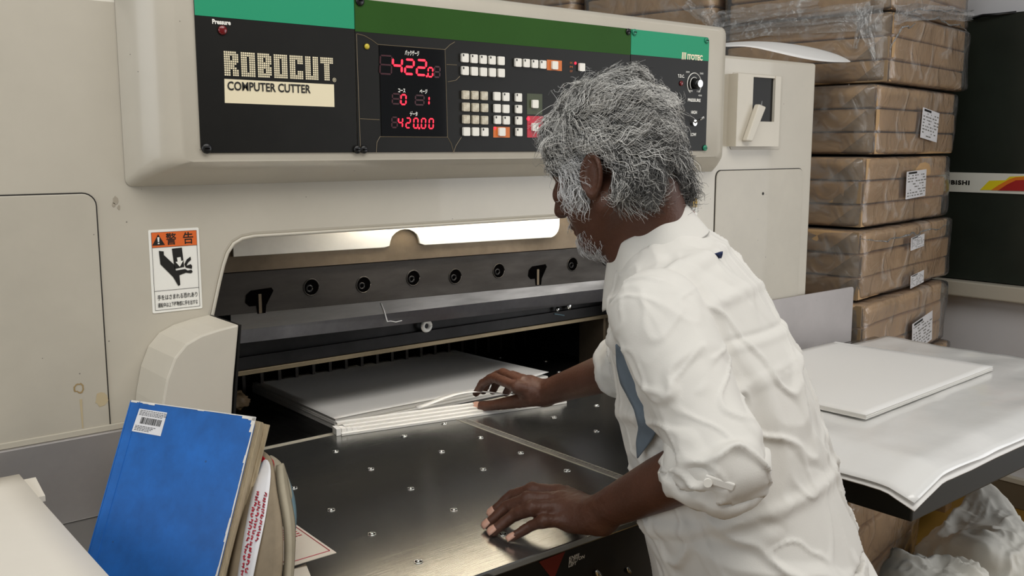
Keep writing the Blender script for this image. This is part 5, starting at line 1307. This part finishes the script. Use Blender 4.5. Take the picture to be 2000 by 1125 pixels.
for t in np.linspace(0, 7, 36):
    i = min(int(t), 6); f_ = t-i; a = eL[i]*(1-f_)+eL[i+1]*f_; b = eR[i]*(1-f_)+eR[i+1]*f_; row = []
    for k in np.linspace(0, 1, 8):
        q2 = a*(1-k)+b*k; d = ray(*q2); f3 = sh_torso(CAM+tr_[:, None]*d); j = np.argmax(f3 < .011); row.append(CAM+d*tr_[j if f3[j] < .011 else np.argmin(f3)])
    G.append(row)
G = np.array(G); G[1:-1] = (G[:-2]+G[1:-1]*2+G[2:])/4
o = MB().grid(G).build('side_cloth', 'side_cloth', per, smooth=True, label='blue-grey cloth crescent showing at the side'); mo = o.modifiers.new('s', 'SOLIDIFY'); mo.thickness = .002
# rolled cuffs
def cuff(c, axd, r, wd, seed, name='rolled_cuff', tilt=0.):
    u = np.cross(axd, UP); u /= np.linalg.norm(u); v_ = np.cross(axd, u); n, m_ = 72, 14; G = np.zeros((m_, n, 3))
    prof_ = [(-wd*.55, .002), (-wd*.5, .010), (-wd*.3, .0135), (-wd*.1, .0125), (wd*.05, .0105), (wd*.12, .0135), (wd*.25, .0125), (wd*.38, .009), (wd*.45, .004), (wd*.42, -.002), (wd*.2, -.005), (-wd*.1, -.005), (-wd*.3, -.004), (-wd*.5, -.003)]
    for i, (x, h_) in enumerate(prof_):
        ph_ = np.arange(n)*2*math.pi/n; nz_ = fbm(np.stack([np.cos(ph_)*2.2+seed, np.sin(ph_)*2.2, x*40+0*ph_], -1), 3)
        rr_ = r+h_*1.15+.0035*nz_*(1 if h_ > 0 else .6); xx = x+.008*fbm(np.stack([np.cos(ph_)*1.5+seed+9, np.sin(ph_)*1.5, 0*ph_+i*.15], -1), 2)
        G[i] = c+axd*xx[:, None]+u*(rr_*np.cos(ph_))[:, None]+v_*(rr_*np.sin(ph_))[:, None]
    MB().grid(G, closed=True).build(name, 'shirt_cotton', shirt, smooth=True); return G
Gc = cuff(cuffL-axL*.012, axL, .052, .066, 2); cuff(cuffR, axR, .048, .06, 5)
gq = Gc.reshape(-1, 3); gp = proj(gq); near_ = np.hypot(gp[:, 0]-1410, gp[:, 1]-950) < 22; bt = dep(1410, 950, ((gq[near_]-CAM)@FWD).min()-.0015)
tb = MB().hexa([bt+RGT*.016+UP*.004, bt-RGT*.020+UP*.016, bt-RGT*.024+UP*.006, bt+RGT*.012-UP*.006], -_fh*.004).build('cuff_tab', 'shirt_cotton', shirt, bevel=.002)
MB().disc(bt-RGT*.018+UP*.006-_fh*.0035, -_fh, .0055, .002, 14).build('button', 'white_print', shirt, smooth=False)
# collar: stand and folded leaf
ca = sp_ax*.45+neck_ax*.55; ca /= np.linalg.norm(ca); cl_ = el-ca*(el@ca); cl_ /= np.linalg.norm(cl_); cf_ = np.cross(cl_, ca)
CC = NB+ca*.012
n = 61; rows_ = []
for k, (r0, h_b, h_f, e_) in enumerate(((.056, -.012, -.034, 0), (.057, .016, -.010, 0), (.059, .030, -.002, 0), (.063, .033, .0, .0), (.069, .022, -.026, .004), (.079, .001, -.064, .010), (.087, -.016, -.104, .016))):
    row = []
    for i in range(n):
        ph_ = math.radians(-168+336*i/(n-1)); fb = .5-.5*math.cos(ph_)       # 0 at the back, 1 in front
        rr_ = r0+.006*math.sin(ph_*3+k)*(.2)+.002*math.sin(ph_*7+1); hh = h_b+(h_f-h_b)*fb**1.6
        row.append(CC-cf_*(rr_*1.02*math.cos(ph_))+cl_*(rr_*.98*math.sin(ph_))+ca*hh+cf_*(e_*fb))
    rows_.append(row)
co = MB().grid(rows_).build('collar', 'shirt_cotton', shirt, smooth=True); mo = co.modifiers.new('s', 'SOLIDIFY'); mo.thickness = .002
mo = co.modifiers.new('u', 'SUBSURF'); mo.levels = mo.render_levels = 1
# navy tag at the back yoke, chest pocket edge
tgp = dep(1404, 498, 1.40)
for o_ in (0,):
    d = ray(1404, 498); d = d/np.linalg.norm(d); ts_ = np.linspace(1.1, 1.9, 400); f_ = shirt_field(CAM+ts_[:, None]*d); k = np.argmax(f_ < .002); tgp = CAM+d*ts_[k]
G = [[tgp+RGT*(.013*a-.005)+UP*(.009*b+.002*math.sin(a*3))-_fh*(.006+.006*math.sin((a+b)*2)) for b in np.linspace(-.5, .5, 4)] for a in np.linspace(-.5, .6, 6)]
o = MB().grid(G).build('loop_tag', 'tag_navy', shirt, smooth=True, label='navy loop tag'); mo = o.modifiers.new('s', 'SOLIDIFY'); mo.thickness = .002

# --- trousers and shoes ----------------------------------------------------
def trousers_f(P_):
    r = cap(P_, hipL+UP*.02, hipR+UP*.02, .108, .108)
    for h_, a_ in ((hipL, ankL), (hipR, ankR)):
        kn_ = (h_+a_)/2+ef*.02; r = smin(r, chain(P_, [h_, kn_, a_-UP*.02], [.098, .078, .062]), .03)
    return np.maximum(r, .05-P_[..., 2])
TV, TF = surface_net([((hipL+ankL)/2, 1.2, trousers_f, 0)], np.minimum(ankL, ankR)-.25, np.maximum(hipL, hipR)+.2, .009)
tn = vnormals(TV, TF); TV = TV+tn*(.005*fbm(TV*np.array([14, 14, 6]), 3))[:, None]
fast_mesh('trousers', TV, TF, 'trouser_cloth', per)
for a_ in (ankL, ankR):
    SHV, SHF = surface_net([(a_, .4, lambda P_, a_=a_: np.maximum(smin(cap(P_, a_-UP*.045-ef*.035, a_-UP*.048+ef*.14, .046, .042), cap(P_, a_-UP*.04, a_, .048, .045), .03), .001-P_[..., 2]), 0)], a_-np.array([.3, .3, .092]), a_+np.array([.3, .3, .1]), .006)
    fast_mesh('shoe', SHV, SHF, 'wood_dark', per)

# --- hair ------------------------------------------------------------------
m = bpy.data.materials.new('hair_strand'); m.use_nodes = True; MATS['hair_strand'] = m; nt = m.node_tree; b = nt.nodes['Principled BSDF']
at_ = nt.nodes.new('ShaderNodeAttribute'); at_.attribute_name = 'tone'; nt.links.new(at_.outputs['Color'], b.inputs['Base Color']); b.inputs['Roughness'].default_value = .45; b.inputs['Specular IOR Level'].default_value = .35
def hair_f(P_):
    q = P_-HC; q = np.stack([q@HF, q@HLv, q@HU], -1); qa = q.copy(); qa[..., 1] = np.abs(qa[..., 1])
    d = ell(q, (-.011, 0, .049), (.096, .080, .079))
    d = smin(d, ell(q, (.056, 0, .064), (.042, .058, .036)), .03)
    d = smin(d, ell(q, (-.060, 0, -.004), (.044, .070, .068)), .03)
    d = smin(d, ell(qa, (.032, .066, .026), (.036, .016, .034)), .02)
    d = smin(d, ell(qa, (.026, .072, -.008), (.014, .008, .024)), .012)
    d = smin(d, ell(qa, (-.056, .050, -.040), (.036, .032, .036)), .02)
    d = d+.006*fbm(q*38, 2)
    face = ell(q, (.090, 0, -.050), (.060, .090, .078)); d = np.maximum(d, -face)
    earh = ell(qa, (-.006, .088, -.024), (.027, .026, .038)); d = np.maximum(d, -earh)
    return d
HV, HFc = surface_net([(HC, .25, hair_f, 0)], HC-.2, HC+.2, .004)
hn = vnormals(HV, HFc)
hair = fast_mesh('hair', HV-hn*.004, HFc, 'hair_under', per, label='curly grey hair')
rng = np.random.default_rng(4)
def strands(name, roots, nr_, flow, length, rad, tone, lift, curl, parent, K=9, label=None):
    M = len(roots); P_ = roots.copy(); pts = [P_]; Ls = length*(.6+.8*rng.random(M)); step = (Ls/(K-1))[:, None]
    ph_ = rng.random(M)*6.28; fr = rng.uniform(.7, 1.5, M); sd = rng.normal(size=(M, 3)); n0 = nr_; dirn = flow.copy()
    for i in range(1, K):
        t = i/(K-1); nz_ = np.stack([fbm(P_*22+s, 2) for s in (3, 31, 67)], -1)
        d = flow+nz_*curl+sd*.18; d = d-n0*(d*n0).sum(1)[:, None]*.85; d = dirn*.45+d*.55; d /= np.linalg.norm(d, axis=1)[:, None]+1e-9; dirn = d
        bi = np.cross(d, n0); w_ = np.cos(ph_+fr*i)[:, None]*.95; P_ = P_+step*(d+bi*w_+n0*(lift*math.cos(t*2.2))); pts.append(P_)
    pts = np.stack(pts, 1)                                        # M,K,3
    tg_ = np.gradient(pts, axis=1); tg_ /= np.linalg.norm(tg_, axis=2)[..., None]+1e-9
    u = np.cross(tg_, np.broadcast_to(n0[:, None], tg_.shape)); u /= np.linalg.norm(u, axis=2)[..., None]+1e-9; v_ = np.cross(tg_, u)
    rr_ = rad*(1-.75*np.linspace(0, 1, K)**2)[None, :, None]*(.7+.6*rng.random(M))[:, None, None]
    ring_ = np.stack([pts+rr_*(u*math.cos(a)+v_*math.sin(a)) for a in (0, 2.094, 4.189)], 2)    # M,K,3,3
    V_ = ring_.reshape(-1, 3); base = (np.arange(M)[:, None, None]*K+np.arange(K-1)[None, :, None])*3; j = np.arange(3)[None, None]
    F_ = np.stack([base+j, base+(j+1) % 3, base+3+(j+1) % 3, base+3+j], -1).reshape(-1, 4)
    o = fast_mesh(name, V_, F_, 'hair_strand', parent, label=label)
    ca_ = o.data.color_attributes.new('tone', 'FLOAT_COLOR', 'POINT'); c = np.repeat(tone, K*3, axis=0); c = np.concatenate([c, np.ones((len(c), 1))], 1)
    ca_.data.foreach_set('color', c.astype(np.float32).ravel()); o['kind'] = 'stuff'; return o
def sample(V_, F_, N_, mask=None, wgt=None):
    c = V_[F_].mean(1); n = vnormals(V_, F_)[F_].mean(1); n /= np.linalg.norm(n, axis=1)[:, None]+1e-9
    idx = np.arange(len(F_)) if mask is None else np.nonzero(mask(c))[0]; k = rng.choice(idx, N_); return c[k]+rng.normal(size=(N_, 3))*.0012, n[k]
R_, Rn = sample(HV, HFc, 21000)
q = R_-HC; _a, _l, _u = q@HF, np.abs(q@HLv), q@HU
ok_ = ~((_l > .045) & (_a > -.034) & (_a < .022) & (_u < .018)) & ~((_a > .03) & (_u < .012))
R_ = R_[ok_]; Rn = Rn[ok_]; q = R_-HC; qf, qu = q@HF, q@HU; ql = q@HLv
front = np.clip((qf-.02)/.06, 0, 1)[:, None]
fl = (-HU)*(.55+.5*np.clip(.05-qu, 0, .1)[:, None]*8)+(-HF)*(.20+.35*np.clip((qu-.0)/.05, 0, 1))[:, None]*(1-front)+HF*.45*front
fl = fl-Rn*(fl*Rn).sum(1)[:, None]; fl /= np.linalg.norm(fl, axis=1)[:, None]+1e-9
back = np.clip((-qf-.01)/.09, 0, 1)*np.clip((.085-qu)/.13, 0, 1)
pw = np.clip(.74-.66*back, .10, .9); isw = rng.random(len(R_)) < pw
g_ = np.where(isw, rng.uniform(.5, .92, len(R_)), rng.uniform(.03, .13, len(R_))); tone = np.stack([g_*1.0, g_*.985, g_*.94], 1)
lenf = np.where((q@HF > .0) & (q@HU < .06), .022, .040); lenf = np.where(q@HF > .055, .020, lenf)
strands('hair_curls', R_-Rn*.004, Rn, fl, lenf, .00048, tone, .34, 1.7, hair, K=11)
# stray hairs standing off the crown
R2, Rn2 = sample(HV, HFc, 500); fl2 = Rn2*.7+rng.normal(size=R2.shape)*.5; g2 = rng.uniform(.2, .6, len(R2))
strands('stray_hairs', R2, Rn2, fl2, .022, .0003, np.stack([g2]*3, 1), 1.0, 1.2, hair)
# sideburn wisps over the ear, moustache and stubbly beard
def facemask(c):
    q = c-HC; a, l, u = q@HF, np.abs(q@HLv), q@HU; return (np.linalg.norm(q, axis=1) < .2) & (((a > .05) & (u < -.086) & (u > -.13)) | ((a > .085) & (u < -.046) & (u > -.064) & (l < .03)) | ((a > .035) & (a < .06) & (u < -.085) & (u > -.118) & (rng.random(len(a)) < .4)))
try:
    R3, Rn3 = sample(BV, BF, 520, facemask); g3 = rng.uniform(.5, .85, len(R3)); fl3 = -HU*.8+HF*.2+Rn3*.1
    strands('beard', R3, Rn3, fl3, .011, .0003, np.stack([g3]*3, 1), .5, .8, per, K=5, label='short white beard')
except Exception as e: print('beard', e)
def sidemask(c):
    q = c-HC; a, l, u = q@HF, q@HLv, q@HU; return (a > .012) & (a < .045) & (l > .04) & (u < .02) & (u > -.04)
R4, Rn4 = sample(HV, HFc, 300, sidemask); g4 = rng.uniform(.5, .85, len(R4)); fl4 = -HU*.9-HF*.25+Rn4*.25
strands('sideburn', R4, Rn4, fl4, .034, .0005, np.stack([g4]*3, 1), .5, 1.1, hair, K=9, label='white sideburn wisps')

# ================================================================== sacks on the floor, right of the table
c = dep(1930, 1150, 2.66); sack('bulging white woven sack behind the wing table corner', (c[0], c[1], 0), (.20, .19, .235), 3.3, ears=[(.5, .5, .35, .35), (.7, 3.4, .3, .3)])
c = dep(1835, 1200, 2.24); sack('white woven sack lying in front of the other sacks', (c[0], c[1], 0), (.15, .15, .265), 8.1, ears=[(.6, 2.2, .25, .3)])
c = dep(2085, 1200, 2.12); sack('smooth white sack cut off by the right picture edge', (c[0], c[1], 0), (.11, .11, .25), 5.2)
